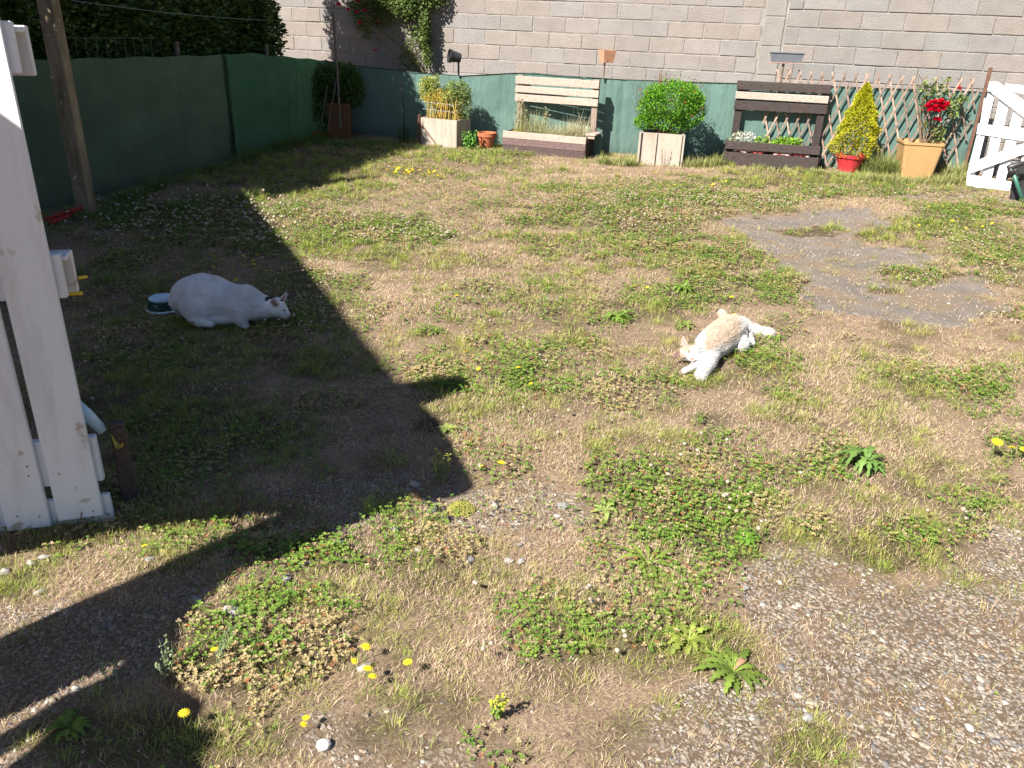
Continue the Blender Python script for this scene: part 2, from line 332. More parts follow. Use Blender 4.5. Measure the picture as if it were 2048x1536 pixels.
sepc=N.new('ShaderNodeSeparateColor'); L.new(vv.outputs['Color'],sepc.inputs[0])
gcol=mx(mr(sepc.outputs[0],.15,.3),(.17,.125,.088),gcol)
gcol=mx(mr(nz(6).outputs[0],.52,.68),gcol,(.17,.115,.07))
c=mx(sp.outputs[2],soil,(.085,.068,.038)); c=mx(sp.outputs[1],c,gcol); c=mx(sp.outputs[0],c,asp)
L.new(c,bs.inputs['Base Color'])
bp=N.new('ShaderNodeBump'); bp.inputs['Strength'].default_value=1; bp.inputs['Distance'].default_value=.012
hn=nz(45,9,.75); L.new(hn.outputs[0],bp.inputs['Height']); L.new(bp.outputs[0],bs.inputs['Normal'])
g=nmesh('ground',V,T,col,gm); g['kind']='structure'
g.data.polygons.foreach_set('use_smooth',[True]*len(g.data.polygons))
# ------------------------------------------------------------ ground vegetation
def blades(b,az,lean,Ln,W,col,curl=.5):
    n=len(b); d=np.stack([np.cos(az),np.sin(az),0*az],1); sd=np.stack([-np.sin(az),np.cos(az),0*az],1)
    up=np.array([0,0,1.])
    def q(t,k): an=lean*(.6+curl*k*1.6); return b+ (d*np.sin(np.minimum(an,1.5))[:,None]+up*np.cos(np.minimum(an,1.5))[:,None])*(Ln*t)[:,None]
    m=q(.55,.3); tip=q(1.,1.); w=W[:,None]*.5
    V=np.stack([b-sd*w,b+sd*w,m-sd*w*.8,m+sd*w*.8,tip],1).reshape(-1,3)
    o=(np.arange(n)*5)[:,None]; T=np.concatenate([o+[0,1,3],o+[0,3,2],o+[2,3,4]])
    cc=np.repeat(col,5,0)
    return V,T,cc
class Acc:
    def __init__(s): s.V=[];s.T=[];s.C=[];s.n=0
    def add(s,V,T,C): s.V.append(V);s.T.append(T+s.n);s.C.append(C);s.n+=len(V)
    def build(s,name,m,**k): return nmesh(name,np.concatenate(s.V),np.concatenate(s.T),np.concatenate(s.C),m,**k)
def scatter(dens,lod):
    """random ground points; density falls with distance"""
    out=[]
    for y0,y1,k in ((1.1,2.6,1.),(2.6,4.2,.62),(4.2,6.5,.34),(6.5,9.,.22),(9.,12.4,.16)):
        hw=.68*y1+.7; A=(y1-y0)*2*hw; n=int(A*dens*k)
        out.append(np.stack([rng.uniform(-hw,hw,n),rng.uniform(y0,y1,n)],1))
    p=np.concatenate(out); px,py=P(p[:,0],p[:,1]); ok=(px>-60)&(px<2110)&(py>150)&(py<1580)&(p[:,1]>1.1)
    # nothing grows inside the walls, the planters or beyond the fences
    fx=-3.9+(p[:,1]-6.8)*.209; ok&=(p[:,0]>fx+.03)&(p[:,1]<12.05-(p[:,0]+2.8)*.209-.02)
    return p[ok]
def mixc(a,b,t): return np.array(a)[None]*(1-t[:,None])+np.array(b)[None]*t[:,None]
def size(y): return .80+.115*y          # far blades are drawn a little coarser, since fewer
U=rng.uniform
# straw: dead, lying blades
p=scatter(50000,0); a,g_,cl,gr,st=cover(p[:,0],p[:,1]); keep=U(0,1,len(p))<np.clip(st*.8,0.02,1)*(1-.35*np.clip(cl+gr,0,1)); p=p[keep]; st=st[keep]
n=len(p); s=size(p[:,1]); zz=gh(p[:,0],p[:,1]); b=np.c_[p,zz+U(0,.006,n)]
Ln=U(.009,.04,n)*s*.72; wt=U(.0007,.0013,n)*s*1.15
t=U(0,1,n); cc=mixc((.58,.415,.31),(.24,.152,.112),t); k=U(0,1,n)<.3; cc[k]=mixc((.80,.64,.47),(.64,.49,.34),t)[k]; k=U(0,1,n)<.22; cc[k]=mixc((.26,.29,.08),(.40,.38,.14),t)[k]
azn=fbm(p[:,0],p[:,1],91,3,3)*12+U(-3.14,3.14,n)*np.where(U(0,1,n)<.75,1,.3)
A1=Acc(); A1.add(*blades(b,azn,U(1.15,1.56,n),Ln,wt,cc,.12))
# short dry standing tufts
tp=scatter(150,0); a,g_,cl,gr,st=cover(tp[:,0],tp[:,1]); tp=tp[U(0,1,len(tp))<np.clip(st*.75,0,1)]
def tufts(tp,nb,rad,lmin,lmax,wmin,wmax,ca,cb,lean=(.1,1.1),hue=.5):
    m=len(tp); i=np.repeat(np.arange(m),nb); n=len(i); r=np.sqrt(U(0,1,n))*rad*(.5+U(0,1,m))[i]; th=U(0,2*pi,n)
    q=tp[i]+np.stack([r*np.cos(th),r*np.sin(th)],1); s=size(q[:,1]); sc=(.6+.7*U(0,1,m))[i]
    b=np.c_[q,gh(q[:,0],q[:,1])-.002]; t=np.clip(U(0,1,m)[i]*hue+U(0,1,n)*(1-hue),0,1)
    return blades(b,th+U(-.7,.7,n),U(lean[0],lean[1],n)*(.45+.55*r/rad),U(lmin,lmax,n)*sc*s*.62,U(wmin,wmax,n)*s,mixc(ca,cb,t),.6)
A1.add(*tufts(tp,24,.04,.02,.06,.0011,.002,(.50,.38,.20),(.30,.27,.10)))
tag(A1.build('dry_grass',M['straw']),'dry straw coloured grass covering the yard','dry grass',kind='stuff')
# green grass tufts
A2=Acc()
tp=scatter(300,0); a,g_,cl,gr,st=cover(tp[:,0],tp[:,1]); k=U(0,1,len(tp)); lush=tp[k<np.clip(gr*.85,0,1)]; 
A2.add(*tufts(lush,62,.045,.025,.085,.0009,.0018,(.17,.28,.035),(.48,.45,.13),(.25,1.45)))
sparse=tp[(k>.86)]; A2.add(*tufts(sparse,26,.035,.02,.065,.0009,.0017,(.20,.25,.06),(.48,.42,.20),(.3,1.45)))
# long grass along the feet of fences, planters and the white gate
def strip(pts,nn,wd,h,ca=(.19,.27,.05),cb=(.52,.46,.24),nb=16):
    q=[]
    for (x1,y1),(x2,y2) in zip(pts[:-1],pts[1:]):
        t=U(0,1,nn); q.append(np.stack([x1+(x2-x1)*t+rng.normal(0,wd,nn),y1+(y2-y1)*t+rng.normal(0,wd,nn)],1))
    A2.add(*tufts(np.concatenate(q),nb,.035,h*.5,h,.002,.0035,ca,cb,(.05,.8)))
gp=lambda *L:[tuple(G(a,b)[:2]) for a,b in L]
strip(gp((200,420),(330,375),(560,300),(650,282)),60,.06,.14,(.10,.19,.04),(.18,.24,.07))
strip(gp((620,290),(760,290),(850,300)),50,.09,.07,(.12,.22,.04),(.25,.28,.09))
strip(gp((850,305),(960,308),(1010,305)),30,.05,.06)
strip(gp((1195,328),(1270,330)),35,.05,.12); strip(gp((1372,335),(1450,330)),45,.05,.14)
strip(gp((1450,338),(1640,348),(1700,358)),35,.04,.07); strip(gp((1730,345),(1795,350)),70,.05,.24,(.17,.27,.05),(.40,.38,.16))
strip(gp((1700,362),(1880,368),(1935,360)),70,.05,.12); strip(gp((1870,350),(1932,362)),50,.05,.20)
strip(gp((215,1045),(400,1040),(560,1025)),45,.05,.07,(.35,.28,.14),(.22,.18,.08))
strip(gp((240,1010),(420,1000)),30,.08,.09,(.2,.2,.08),(.38,.32,.18)); strip(gp((0,1090),(240,1062)),50,.03,.06,(.42,.33,.18),(.3,.24,.12))
strip(gp((180,440),(330,430),(470,400)),50,.12,.12,(.10,.18,.04),(.17,.22,.07))
strip(gp((480,400),(520,385)),30,.05,.12,(.25,.30,.09),(.40,.40,.18))
tag(A2.build('green_grass',M['veg']),'green grass tufts scattered over the yard','grass',kind='stuff')
# clover and small round leaves
def leaflets(c,az,tilt,L,W,col):
    n=len(c); d=np.stack([np.cos(az)*np.cos(tilt),np.sin(az)*np.cos(tilt),np.sin(tilt)],1); sd=np.stack([-np.sin(az),np.cos(az),0*az],1)
    L=L[:,None];W=W[:,None]; up=np.array([0,0,1.])*W*.22
    V=np.stack([c,c+d*L*.55-sd*W*.5+up,c+d*L*.95-sd*W*.28+up,c+d*L*.88,c+d*L*.95+sd*W*.28+up,c+d*L*.55+sd*W*.5+up],1).reshape(-1,3)
    o=(np.arange(n)*6)[:,None]; T=np.concatenate([o+[0,3,1],o+[1,3,2],o+[0,5,3],o+[5,4,3]])
    return V,T,np.repeat(col,6,0)
A3=Acc()
p=scatter(9000,0); a,g_,cl,gr,st=cover(p[:,0],p[:,1]); gap=ss(.36,.56,fbm(p[:,0],p[:,1],61,3,13)); keep=U(0,1,len(p))<np.clip(cl*(.25+.75*gap),0,1); p=p[keep]; n=len(p); s=size(p[:,1])
hgt=U(.006,.034,n)*(.6+fbm(p[:,0],p[:,1],71,2,8)); t=U(0,1,n); dry=fbm(p[:,0],p[:,1],81,3,4)
cc=mixc((.10,.215,.03),(.26,.36,.065),t); k=U(0,1,n)<ss(.42,.75,dry)*.8+.06; cc[k]=mixc((.40,.33,.13),(.50,.40,.24),t)[k]
k=U(0,1,n)<.05; cc[k]=(.34,.15,.07)
a0=U(0,2*pi,n)
for j in range(3):
    b=np.c_[p,gh(p[:,0],p[:,1])+hgt]; A3.add(*leaflets(b,a0+j*2.094,U(-.15,.5,n),U(.007,.0125,n)*s*.8,U(.007,.0125,n)*s*.8,cc))
b=np.c_[p,gh(p[:,0],p[:,1])]; A3.add(*blades(b,a0,U(0,.3,n),hgt,np.full(n,.0012)*s,cc,.1))
tag(A3.build('clover',M['veg']),'low clover with small round green leaves in patches','clover',kind='stuff')
# clover heads
ico=bmesh.new(); bmesh.ops.create_icosphere(ico,subdivisions=1,radius=1); iv=np.array([v.co for v in ico.verts]); itx=np.array([[v.index for v in f.verts] for f in ico.faces]); ico.free()
HP=[(340,440,150,45,150,1),(260,450,80,60,45,1),(520,470,60,45,80,1),(450,420,120,30,70,1),(200,700,40,90,22,1),(600,650,60,60,40,.8),(330,660,120,50,18,1),(560,600,60,50,30,.8),(640,430,90,30,60,.7),(770,460,120,35,130,.7),(880,470,60,30,60,.7),(1290,430,160,40,240,.65),(1420,400,120,22,140,.6),(1560,408,90,12,90,.6),(1150,400,160,30,70,.6),(1700,385,150,8,60,.5),
    (1950,470,80,40,70,.7),(2000,560,60,30,40,.7),(1480,1040,60,50,14,1),(1180,1200,30,30,6,1),(960,1190,12,10,2,1),(1380,950,160,40,16,.9),(560,375,70,9,40,.9),(960,330,60,10,20,.5),(900,600,180,60,30,.6),(1120,820,120,60,10,.7),(1830,560,70,16,22,.6),(1990,640,50,20,20,.6),(1090,740,40,20,4,1.1),(650,560,50,50,30,.7),(1880,1060,60,20,5,1),(980,1330,12,8,2,1),(1240,1310,20,20,3,1)]
A4=Acc(); hb=[]
for cx,cy,rx,ry,nn,sc in HP:
    q=rng.normal(0,.55,(nn,2))*[rx,ry]+[cx,cy]
    for u,v in q:
        if v<300: continue
        g0=G(u,v); hb.append((g0[0],g0[1],sc))
hb=np.array(hb); n=len(hb); zz=gh(hb[:,0],hb[:,1])+U(.03,.09,n)*np.where(hb[:,2]>.75,1.,.6)
r=U(.0065,.0115,n)*np.where(hb[:,1]>6,1.1,1)*np.where((hb[:,2]>=1)&(hb[:,1]>4.5),1.35,.85)
for i in range(n):
    V=iv*[r[i],r[i],r[i]*.85]*(1+.18*rng.normal(size=(len(iv),1)))+[hb[i,0],hb[i,1],zz[i]]
    tt=U(0,1); c0=np.array((.50,.48,.40))*(1-tt)+np.array((.40,.31,.23))*tt; cc=np.tile(c0,(len(iv),1)); cc[iv[:,2]<-.3]=(.36,.27,.16)
    A4.add(V,itx,cc)
b=np.c_[hb[:,:2],gh(hb[:,0],hb[:,1])]; A4.add(*blades(b,U(0,6,n),U(0,.08,n),zz-b[:,2],np.full(n,.0028),np.tile((.16,.22,.07),(n,1)),.1))
tag(A4.build('clover_flowers',M['petal']),'small round white clover heads standing in the grass','clover flowers',kind='stuff')
# gravel
def stones(p,r,cols,flat=(.08,.3)):
    n=len(p); base=np.array([(cos(k*pi/3),sin(k*pi/3)) for k in range(6)])
    rr=r[:,None]*(.5+.85*U(0,1,(n,6))); th=U(0,6.3,n); el=U(.55,1.1,n)
    x=base[None,:,0]*rr; y=base[None,:,1]*rr*el[:,None]; X=x*np.cos(th)[:,None]-y*np.sin(th)[:,None]; Y=x*np.sin(th)[:,None]+y*np.cos(th)[:,None]
    h=r*U(flat[0],flat[1],n); z0=gh(p[:,0],p[:,1]); tx=rng.normal(0,.18,n);ty=rng.normal(0,.18,n)
    low=np.stack([X*1.08+p[:,:1],Y*1.08+p[:,1:2],np.repeat((z0-.004)[:,None],6,1)],-1)
    top=np.stack([X*.82+p[:,:1],Y*.82+p[:,1:2],(z0+h)[:,None]+X*tx[:,None]+Y*ty[:,None]],-1)
    V=np.concatenate([low,top],1).reshape(-1,3); o=(np.arange(n)*12)[:,None]; T=[]
    for k in range(6): T+= [o+[k,(k+1)%6,6+(k+1)%6],o+[k,6+(k+1)%6,6+k]]
    T+=[o+[6,7,8],o+[6,8,9],o+[6,9,10],o+[6,10,11]]
    return V,np.concatenate(T),np.repeat(cols,12,0)
def gcolr(n):
    t=U(0,1,n); c=mixc((.38,.34,.295),(.20,.168,.138),t); k=U(0,1,n); c[k<.18]=(.30,.23,.16); c[k>.955]=(.46,.44,.41); c[(k>.18)&(k<.3)]=(.17,.17,.175); c[(k>.30)&(k<.33)]=(.36,.22,.15); return c*U(.8,1.15,(n,1))
A5=Acc()
p=scatter(13000,0); a,g_,cl,gr,st=cover(p[:,0],p[:,1]); den=ss(.30,.62,fbm(p[:,0],p[:,1],101,4,4)); k=U(0,1,len(p))<np.clip(g_*(.25+.9*den)+.012,0,1); p=p[k]; n=len(p)
A5.add(*stones(p,np.exp(rng.normal(-5.6,.5,n)).clip(.0015,.016),gcolr(n)))
p=scatter(1500,0); a,g_,cl,gr,st=cover(p[:,0],p[:,1]); p=p[U(0,1,len(p))<a*.7]; n=len(p); A5.add(*stones(p,U(.003,.007,n),gcolr(n)*.9))
tag(A5.build('gravel',M['stone']),'grey and tan gravel bedded in the soil','gravel',kind='stuff')
# ------------------------------------------------------------ single stones
LS=[(1240,1015,.04,'pair'),(1128,1012,.035,0),(990,1010,.03,0),(1020,1015,.022,0),(868,1020,.028,0),(830,970,.04,0),(752,1030,.02,0),(1042,1120,.03,0),(1018,1118,.026,0),(1040,1086,.022,0),(940,1118,.03,0),(836,1098,.025,0),(790,1060,.028,0),(412,1186,.026,0),(394,1204,.03,0),(575,1160,.03,0),(610,1130,.028,0),(63,1128,.03,0),(88,1116,.03,0),(10,1144,.025,0),(300,1120,.028,0),(80,1186,.025,0),(465,1225,.05,0),(730,1340,.032,0),(495,1030,.035,0),(545,1040,.022,0),(680,1088,.03,0),(1492,1180,.02,0),(1615,1440,.03,0),(960,930,.02,0)]
for i,(u,v,r0,_) in enumerate(LS[1:]):
    g0=G(u,v); z0=gh(np.array([g0[0]]),np.array([g0[1]]))[0]; mb=MB(); c=random.choice([(.27,.26,.26),(.20,.195,.20),(.33,.31,.29)])
    mb.blob((g0[0],g0[1],z0+r0*.18),r0*.72,c,1,.22,(1,random.uniform(.6,.9),random.uniform(.4,.65)),random.uniform(0,3))
    o=part('stone',mb,M['stone'],loc=(g0[0],g0[1],z0)); tag(o,'fist sized grey stone lying loose on the dry ground in the foreground','stone','grey stones lying loose in the foreground')
g0=G(648,1497); mb=MB(); mb.blob((g0[0],g0[1],.012),.019,(.62,.60,.57),2,.05,(1,.9,.6)); tag(part('pebble',mb,M['stone'],loc=tuple(g0)),'pale round pebble near the bottom edge of the picture','pebble')
# ------------------------------------------------------------ yellow flowers
def flower_proto():
    t=thing('yellow_flower','','flower',(0,0,0)); mb=MB(); n=14
    for lay,(r0,h) in enumerate(((.014,.002),(.010,.004))):
        for k in range(n):
            a=2*pi*k/n+lay*.2; d=np.array([cos(a),sin(a),0]);s=np.array([-sin(a),cos(a),0]); b=np.array([0,0,.055])
            mb.add([b,b+d*r0*.6-s*.0022+[0,0,h],b+d*r0+[0,0,h*.6],b+d*r0*.6+s*.0022+[0,0,h]],[(0,1,2,3)],(.86,.66,.03))
    mb.blob((0,0,.057),.004,(.8,.5,.02),1,0,(1,1,.6)); part('flower_head',mb,M['petal'],t)
    m2=MB(); m2.tube([(0,0,-.005),(.002,.001,.03),(0,0,.055)],[.0012,.001,.0015],5,(.2,.28,.08)); part('stem',m2,M['veg'],t); return t
FL=[('yellow flower in the dense yellow patch before the bamboo planter','yellow flowers before the bamboo planter',[(783,343),(790,350),(797,344),(806,352),(812,346),(820,352),(800,338),(786,336),(824,345),(778,350),(793,356),(803,345),(811,352),(827,343),(818,348),(796,334),(840,348),(843,354),(852,357),(860,352),(871,357),(878,352),(846,347),(790,332),(776,347),(808,340),(815,357),(829,350)],1.5),
 ('small yellow flower in the grass behind the white cat','yellow flowers behind the white cat',[(424,521),(436,522),(441,524),(428,536),(434,538),(476,518),(484,517),(511,516),(511,522),(470,532),(480,533),(467,539),(504,532),(530,543),(545,544),(476,557),(564,564)],1.0),
 ('yellow dandelion in the grass beside the tarmac patch at right','dandelions by the tarmac patch',[(1855,420),(1881,418),(1896,433),(1917,444),(1905,449),(1928,462),(1941,467),(1909,471),(1924,476),(1967,456),(1992,448),(1834,453),(1948,458)],1.25),
 ('yellow dandelion on the short grass before the planters','dandelions before the planters',[(1279,349),(1311,350),(1335,357),(1345,375),(1455,362),(1429,371),(1420,376),(1231,373),(1246,376)],1.2),
 ('bright yellow dandelion growing in the foreground at left','dandelions in the left foreground',[(295,1094),(434,1305),(697,1312),(725,1301),(740,1364),(733,1355),(614,1440),(598,1450),(823,1336),(370,1438)],.9),
 ('yellow dandelion in the middle of the sunny grass','dandelions in the middle of the yard',[(964,736),(1040,740),(1066,767),(969,929),(1000,936),(940,713),(915,603),(935,601),(1465,600),(1471,630),(1503,668),(1270,580),(1330,565),(1300,572),(1340,572)],1.),
 ('yellow dandelion at the right edge on the dry grass','dandelions at the right edge',[(1982,902),(2026,899),(2028,912),(2046,905)],1.5)]
proto=flower_proto(); used=False
for lab,grp,L_,sc in FL:
    for u,v in L_:
        g0=G(u,v,.04)
        o=proto if not used else copy_tree(proto); used=True
        o.location=(g0[0],g0[1],gh(np.array([g0[0]]),np.array([g0[1]]))[0]); o.rotation_euler=(random.uniform(-.25,.05),random.uniform(-.2,.2),random.uniform(0,6)); k=sc*random.uniform(.8,1.15); k*=random.uniform(.8,1.2); o.rotation_euler[0]+=random.uniform(-.6,.5); o.scale=(k,k,k); tag(o,lab,'flower',grp)
# ------------------------------------------------------------ broad leaved weeds
def leaf_strip(mb,base,az,L,W,rise,col,lobes=0,droop=.5,n=12,cup=.15):
    d=np.array([cos(az),sin(az),0]);s=np.array([-sin(az),cos(az),0]); V=[];Fs=[];cs=[]
    for i in range(n+1):
        t=i/n; c=base+d*L*t+np.array([0,0,1])*(rise*L*(sin(pi*t*.75))-droop*rise*L*t*t)
        w=W*(sin(pi*min(1,t*.93+.07))**.7)*(.25+.75*min(1,t*2.2))
        if lobes: w*=(.42+.58*(1 if i%2 else 0))*random.uniform(.85,1.15)
        for q,k in ((-1,cup),(0,0),(1,cup)): V.append(c+s*q*w+np.array([0,0,1])*k*w); cs.append(tuple(np.array(col)*((1.25 if q==0 else 1)*random.uniform(.9,1.1))))
    for i in range(n):
        for k in (0,1): a=i*3+k; Fs.append((a,a+1,a+4,a+3))
    mb.add(V,Fs,cs)
def rosette(name,label,cat,u,v,n,L,W,rise=.35,col=(.14,.25,.05),lobes=1,az0=None,spread=2*pi,extra=None):
    g0=G(u,v); z0=gh(np.array([g0[0]]),np.array([g0[1]]))[0]; mb=MB()
    for i in range(n):
        az=(az0 if az0 is not None else 0)+spread*(i+random.uniform(-.3,.3))/n; l=L*.68*random.uniform(.55,1.15)
        leaf_strip(mb,np.array([g0[0],g0[1],z0+.003]),az,l,W*.75*random.uniform(.7,1.1),rise*random.uniform(.4,1.4),tuple(np.array(col)*np.array((1.2,1.,.8))*random.uniform(.7,1.15)),lobes)
    if extra: extra(mb,g0,z0)
    o=part(name,mb,M['veg'],loc=(g0[0],g0[1],z0),smooth=True); return tag(o,label,cat)
def rl(mb,g0,z0):
    leaf_strip(mb,np.array([g0[0],g0[1],z0+.01]),R(40),.055,.010,.4,(.34,.20,.12),0)
rosette('thistle_rosette','spiky green thistle rosette with one reddish leaf on the gravel','weed',1468,1345,15,.16,.022,.28,(.13,.23,.05),1,extra=rl)
rosette('dandelion_plant','broad leaved green dandelion beside the thistle rosette','weed',1375,1285,11,.13,.022,.35,(.20,.30,.07),1)
rosette('leafy_weed','bushy blue green leafy weed standing right of the clover patch','weed',1730,935,26,.19,.026,.75,(.10,.21,.06),1)
rosette('leafy_weed','long leaved weed with a dark seed head at the clover edge','weed',1298,1128,12,.20,.015,.3,(.16,.27,.06),1)
rosette('plantain','pale green broad smooth leaved plant at the shadow edge','weed',895,860,11,.085,.017,.4,(.24,.36,.12),0)
rosette('thistle_rosette','dark green jagged weed touching the pointed shadow','weed',905,775,14,.17,.015,.35,(.07,.17,.035),1)
rosette('dandelion_plant','green leafy clump in the sunny grass behind the shadow line','weed',1235,640,20,.15,.02,.45,(.13,.27,.05),1)
rosette('dandelion_plant','green leafy clump between the tarmac and the ginger cat','weed',1365,585,18,.17,.02,.45,(.13,.27,.05),1)
rosette('dandelion_plant','small leafy clump near the two yellow flowers mid yard','weed',870,665,12,.10,.014,.4,(.15,.27,.05),1)
rosette('dandelion_plant','small green leaves just above the lying cat','weed',1370,655,12,.10,.015,.45,(.15,.27,.06),1)
rosette('dandelion_plant','small green leaves by the hind paw of the lying cat','weed',1550,680,10,.11,.014,.45,(.15,.29,.06),1)
rosette('silvery_weed','grey green leafy weed in front of the weathered trough','weed',1140,312,16,.16,.018,.9,(.22,.27,.17),0)
rosette('leafy_weed','leafy weed at the left foot of the dark pallet planter','weed',1430,322,14,.20,.022,.8,(.12,.24,.05),1)
rosette('leafy_weed','weed growing through the clover at its lower right end','weed',1490,1085,16,.06,.018,.6,(.09,.22,.03),0)
rosette('leafy_weed','leaves along the left of the clover in shade at the bottom','weed',140,1462,16,.09,.018,.5,(.12,.22,.05),1)
rosette('plantain','flat smooth leaves at the bottom edge of the clover band','weed',1210,1020,7,.10,.016,.3,(.22,.34,.12),0)
rosette('moss_cushion','','moss',0,0,1,.001,.001) if False else None
# moss cushion
g0=G(922,1016); mb=MB()
for i in range(900):
    a=random.uniform(0,2*pi); r=math.sqrt(random.random()); x=g0[0]+cos(a)*r*.052; y=g0[1]+sin(a)*r*.05; h=.022*(1-r*r*.8)
    c=random.choice([(.33,.34,.06),(.40,.38,.09),(.24,.29,.05),(.42,.36,.12)]); mb.blob((x,y,h*random.uniform(.5,1)+gh(np.array([x]),np.array([y]))[0]),.0028,c,1,.2)
tag(part('moss_cushion',mb,M['veg'],loc=tuple(g0)),'yellow green moss cushion on the ground at the tip of the shadow','moss')
# little yellow green weed standing in the foreground
def sprig(name,label,u,v,h,n,col,cat='weed',lw=.006,ll=.016,lean=(0,0),tip=None,rad=.01):
    g0=G(u,v); mb=MB(); z0=gh(np.array([g0[0]]),np.array([g0[1]]))[0]
    for k in range(n):
        a=random.uniform(0,6.3); top=g0+np.array([cos(a)*h*.25+lean[0],sin(a)*h*.25+lean[1],z0+h*random.uniform(.6,1)]); b=g0+[cos(a)*rad,sin(a)*rad,z0]
        mid=(b+top)/2+[random.uniform(-.01,.01),random.uniform(-.01,.01),0]
        mb.tube([b,mid,top],[.0016,.0013,.0008],4,tuple(np.array(col)*.9))
        for j in range(14):
            t=random.uniform(.15,1); c=b+(top-b)*t; leaf_strip(mb,c,random.uniform(0,6.3),ll*random.uniform(.6,1.2),lw*.5,random.uniform(.2,.9),tuple(np.array(tip if tip and t>.7 else col)*random.uniform(.8,1.2)),0,n=4)
    return tag(part(name,mb,M['veg'],loc=tuple(g0)),label,cat)
sprig('small_weed','small upright yellow green weed casting a dark shadow in the foreground',990,1436,.10,5,(.20,.30,.05),tip=(.45,.50,.05))
sprig('seedling','green sprig with budded tips on the shadow edge beside the stones',735,1025,.09,4,(.26,.34,.08))
sprig('flowering_weed','thin stems with grey buds rising from the shade at bottom left',330,1360,.14,5,(.24,.30,.16),ll=.008)
sprig('flowering_weed','leaning budded stems beside the clover in the bottom left shade',440,1330,.12,4,(.24,.30,.16),ll=.008,lean=(.05,.03))
sprig('flowering_weed','short budded stems between the two narrow lit strips',225,1360,.11,4,(.26,.31,.18),ll=.008)
sprig('dry_weed','brown weed with small yellow flowers at the point of the shadow',880,960,.13,8,(.20,.24,.06),tip=(.45,.42,.1),rad=.03)
sprig('leafy_weed','bright green leafy weed between bamboo planter and terracotta pot',938,300,.24,12,(.13,.30,.05),lw=.03,ll=.06,rad=.06)
sprig('leafy_weed','dark leafy plant at the foot of the thin bent stick',808,286,.28,10,(.05,.13,.04),lw=.02,ll=.04,rad=.05)
# ------------------------------------------------------------ leaf clouds
def cloud(mb,pts_,size,cols,up=.3,asp=.5,nrm=None):
    """pointed folded leaves at the points; returns arrays"""
    n=len(pts_); d=rng.normal(size=(n,3)); d[:,2]=d[:,2]*.6+up; d/=np.linalg.norm(d,axis=1)[:,None]
    if nrm is not None: d=d*.6+nrm*.4
    s=np.cross(d,rng.normal(size=(n,3))); s/=np.linalg.norm(s,axis=1)[:,None]; u=np.cross(d,s)
    L=(size*U(.6,1.25,n))[:,None]; w=L*asp*.5
    V=np.stack([pts_,pts_+d*L*.5+s*w+u*w*.35,pts_+d*L,pts_+d*L*.5-s*w+u*w*.35],1).reshape(-1,3)
    o=(np.arange(n)*4)[:,None]; T=np.concatenate([o+[0,1,2],o+[0,2,3]])
    return V,T,np.repeat(cols,4,0)
def ell(n,c,r,shell=.0,clump=0,seed=0):
    d=rng.normal(size=(n,3)); d/=np.linalg.norm(d,axis=1)[:,None]; k=(shell+(1-shell)*U(0,1,n)**(1/3))[:,None]
    if clump: k=k*(1+clump*(fbm(d[:,0]*3+9,d[:,1]*3+d[:,2]*4,200+seed,3,1)-.5)[:,None]*2)
    return np.array(c)+d*k*np.array(r),d
def ccol(n,A,B,v=.25): t=U(0,1,n); return mixc(A,B,t)*U(1-v,1+v,(n,1))
# ------------------------------------------------------------ block wall
WF=Fr((-1,12.4),-15)
wall=thing('block_wall','tall grey concrete block wall behind the green netting','wall',(-1,12.4,0))
def blocks(u0,u1,z0,z1,dz,du,phase_fn,proud,tint):
    tint=tuple(np.array(tint)*(.545,.545,.59))
    mb=MB()
    k0=int(math.floor(z0/dz))
    zs=z0;k=0
    while zs<z1:
        ph=phase_fn(k); u=u0-((u0-ph)%du)
        while u<u1:
            a=max(u,u0)+.006;b=min(u+du,u1)-.006
            if b-a>.03:
                t=random.uniform(.93,1.05); wm=random.uniform(-.008,.014); c=((tint[0]+wm)*t,tint[1]*t,(tint[2]-wm*.8)*t)
                mb.box(WF,a,b,-random.uniform(.006,.012)-proud,.03,zs+.006,zs+dz-.006,c,.005,.0025)
            u+=du
        zs+=dz;k+=1
    return mb
zb=1.645-9*.195
mb=blocks(-5,4.18,zb,3.4,.195,.463,lambda k:(.2135 if (8-k)%2==0 else -.013),0,(.50,.455,.40)); part('blockwork',mb,M['concrete'],wall)
zr=1.63-8*.205
mb=blocks(4.47,9.5,zr,3.4,.205,.498,lambda k:(5.146 if (7-k)%2==0 else 5.366),.004,(.46,.43,.385)); part('blockwork',mb,M['concrete'],wall)
mb=MB()
us=np.arange(-5,9.5,.03); zs=np.arange(-.1,3.4,.03); UU,ZZ=np.meshgrid(us,zs); dd=.001-.006*fbm(UU.ravel(),ZZ.ravel(),301,3,9)
Vw=np.array([WF(a,b_,c_) for a,b_,c_ in zip(UU.ravel(),dd,ZZ.ravel())]); I=np.arange(len(us)*len(zs)).reshape(len(zs),len(us)); q=np.stack([I[:-1,:-1],I[:-1,1:],I[1:,1:],I[1:,:-1]],-1).reshape(-1,4)
nmesh('mortar_joint',Vw,np.concatenate([q[:,[0,1,2]],q[:,[0,2,3]]]),np.ones((len(Vw),3)),M['mortar'],wall)
mb=MB(); zc=0
while zc<3.4:
    h=.35; mb.box(WF,4.2,4.45,-.016,.03,zc+.002,zc+h,(.265,.25,.235),.008,.004); zc+=h
part('pillar',mb,M['concrete'],wall)
mb=MB(); mb.box(WF,-5,9.5,.032,.2,-.1,3.42,(.45,.42,.38)); part('wall_core',mb,M['concrete'],wall)
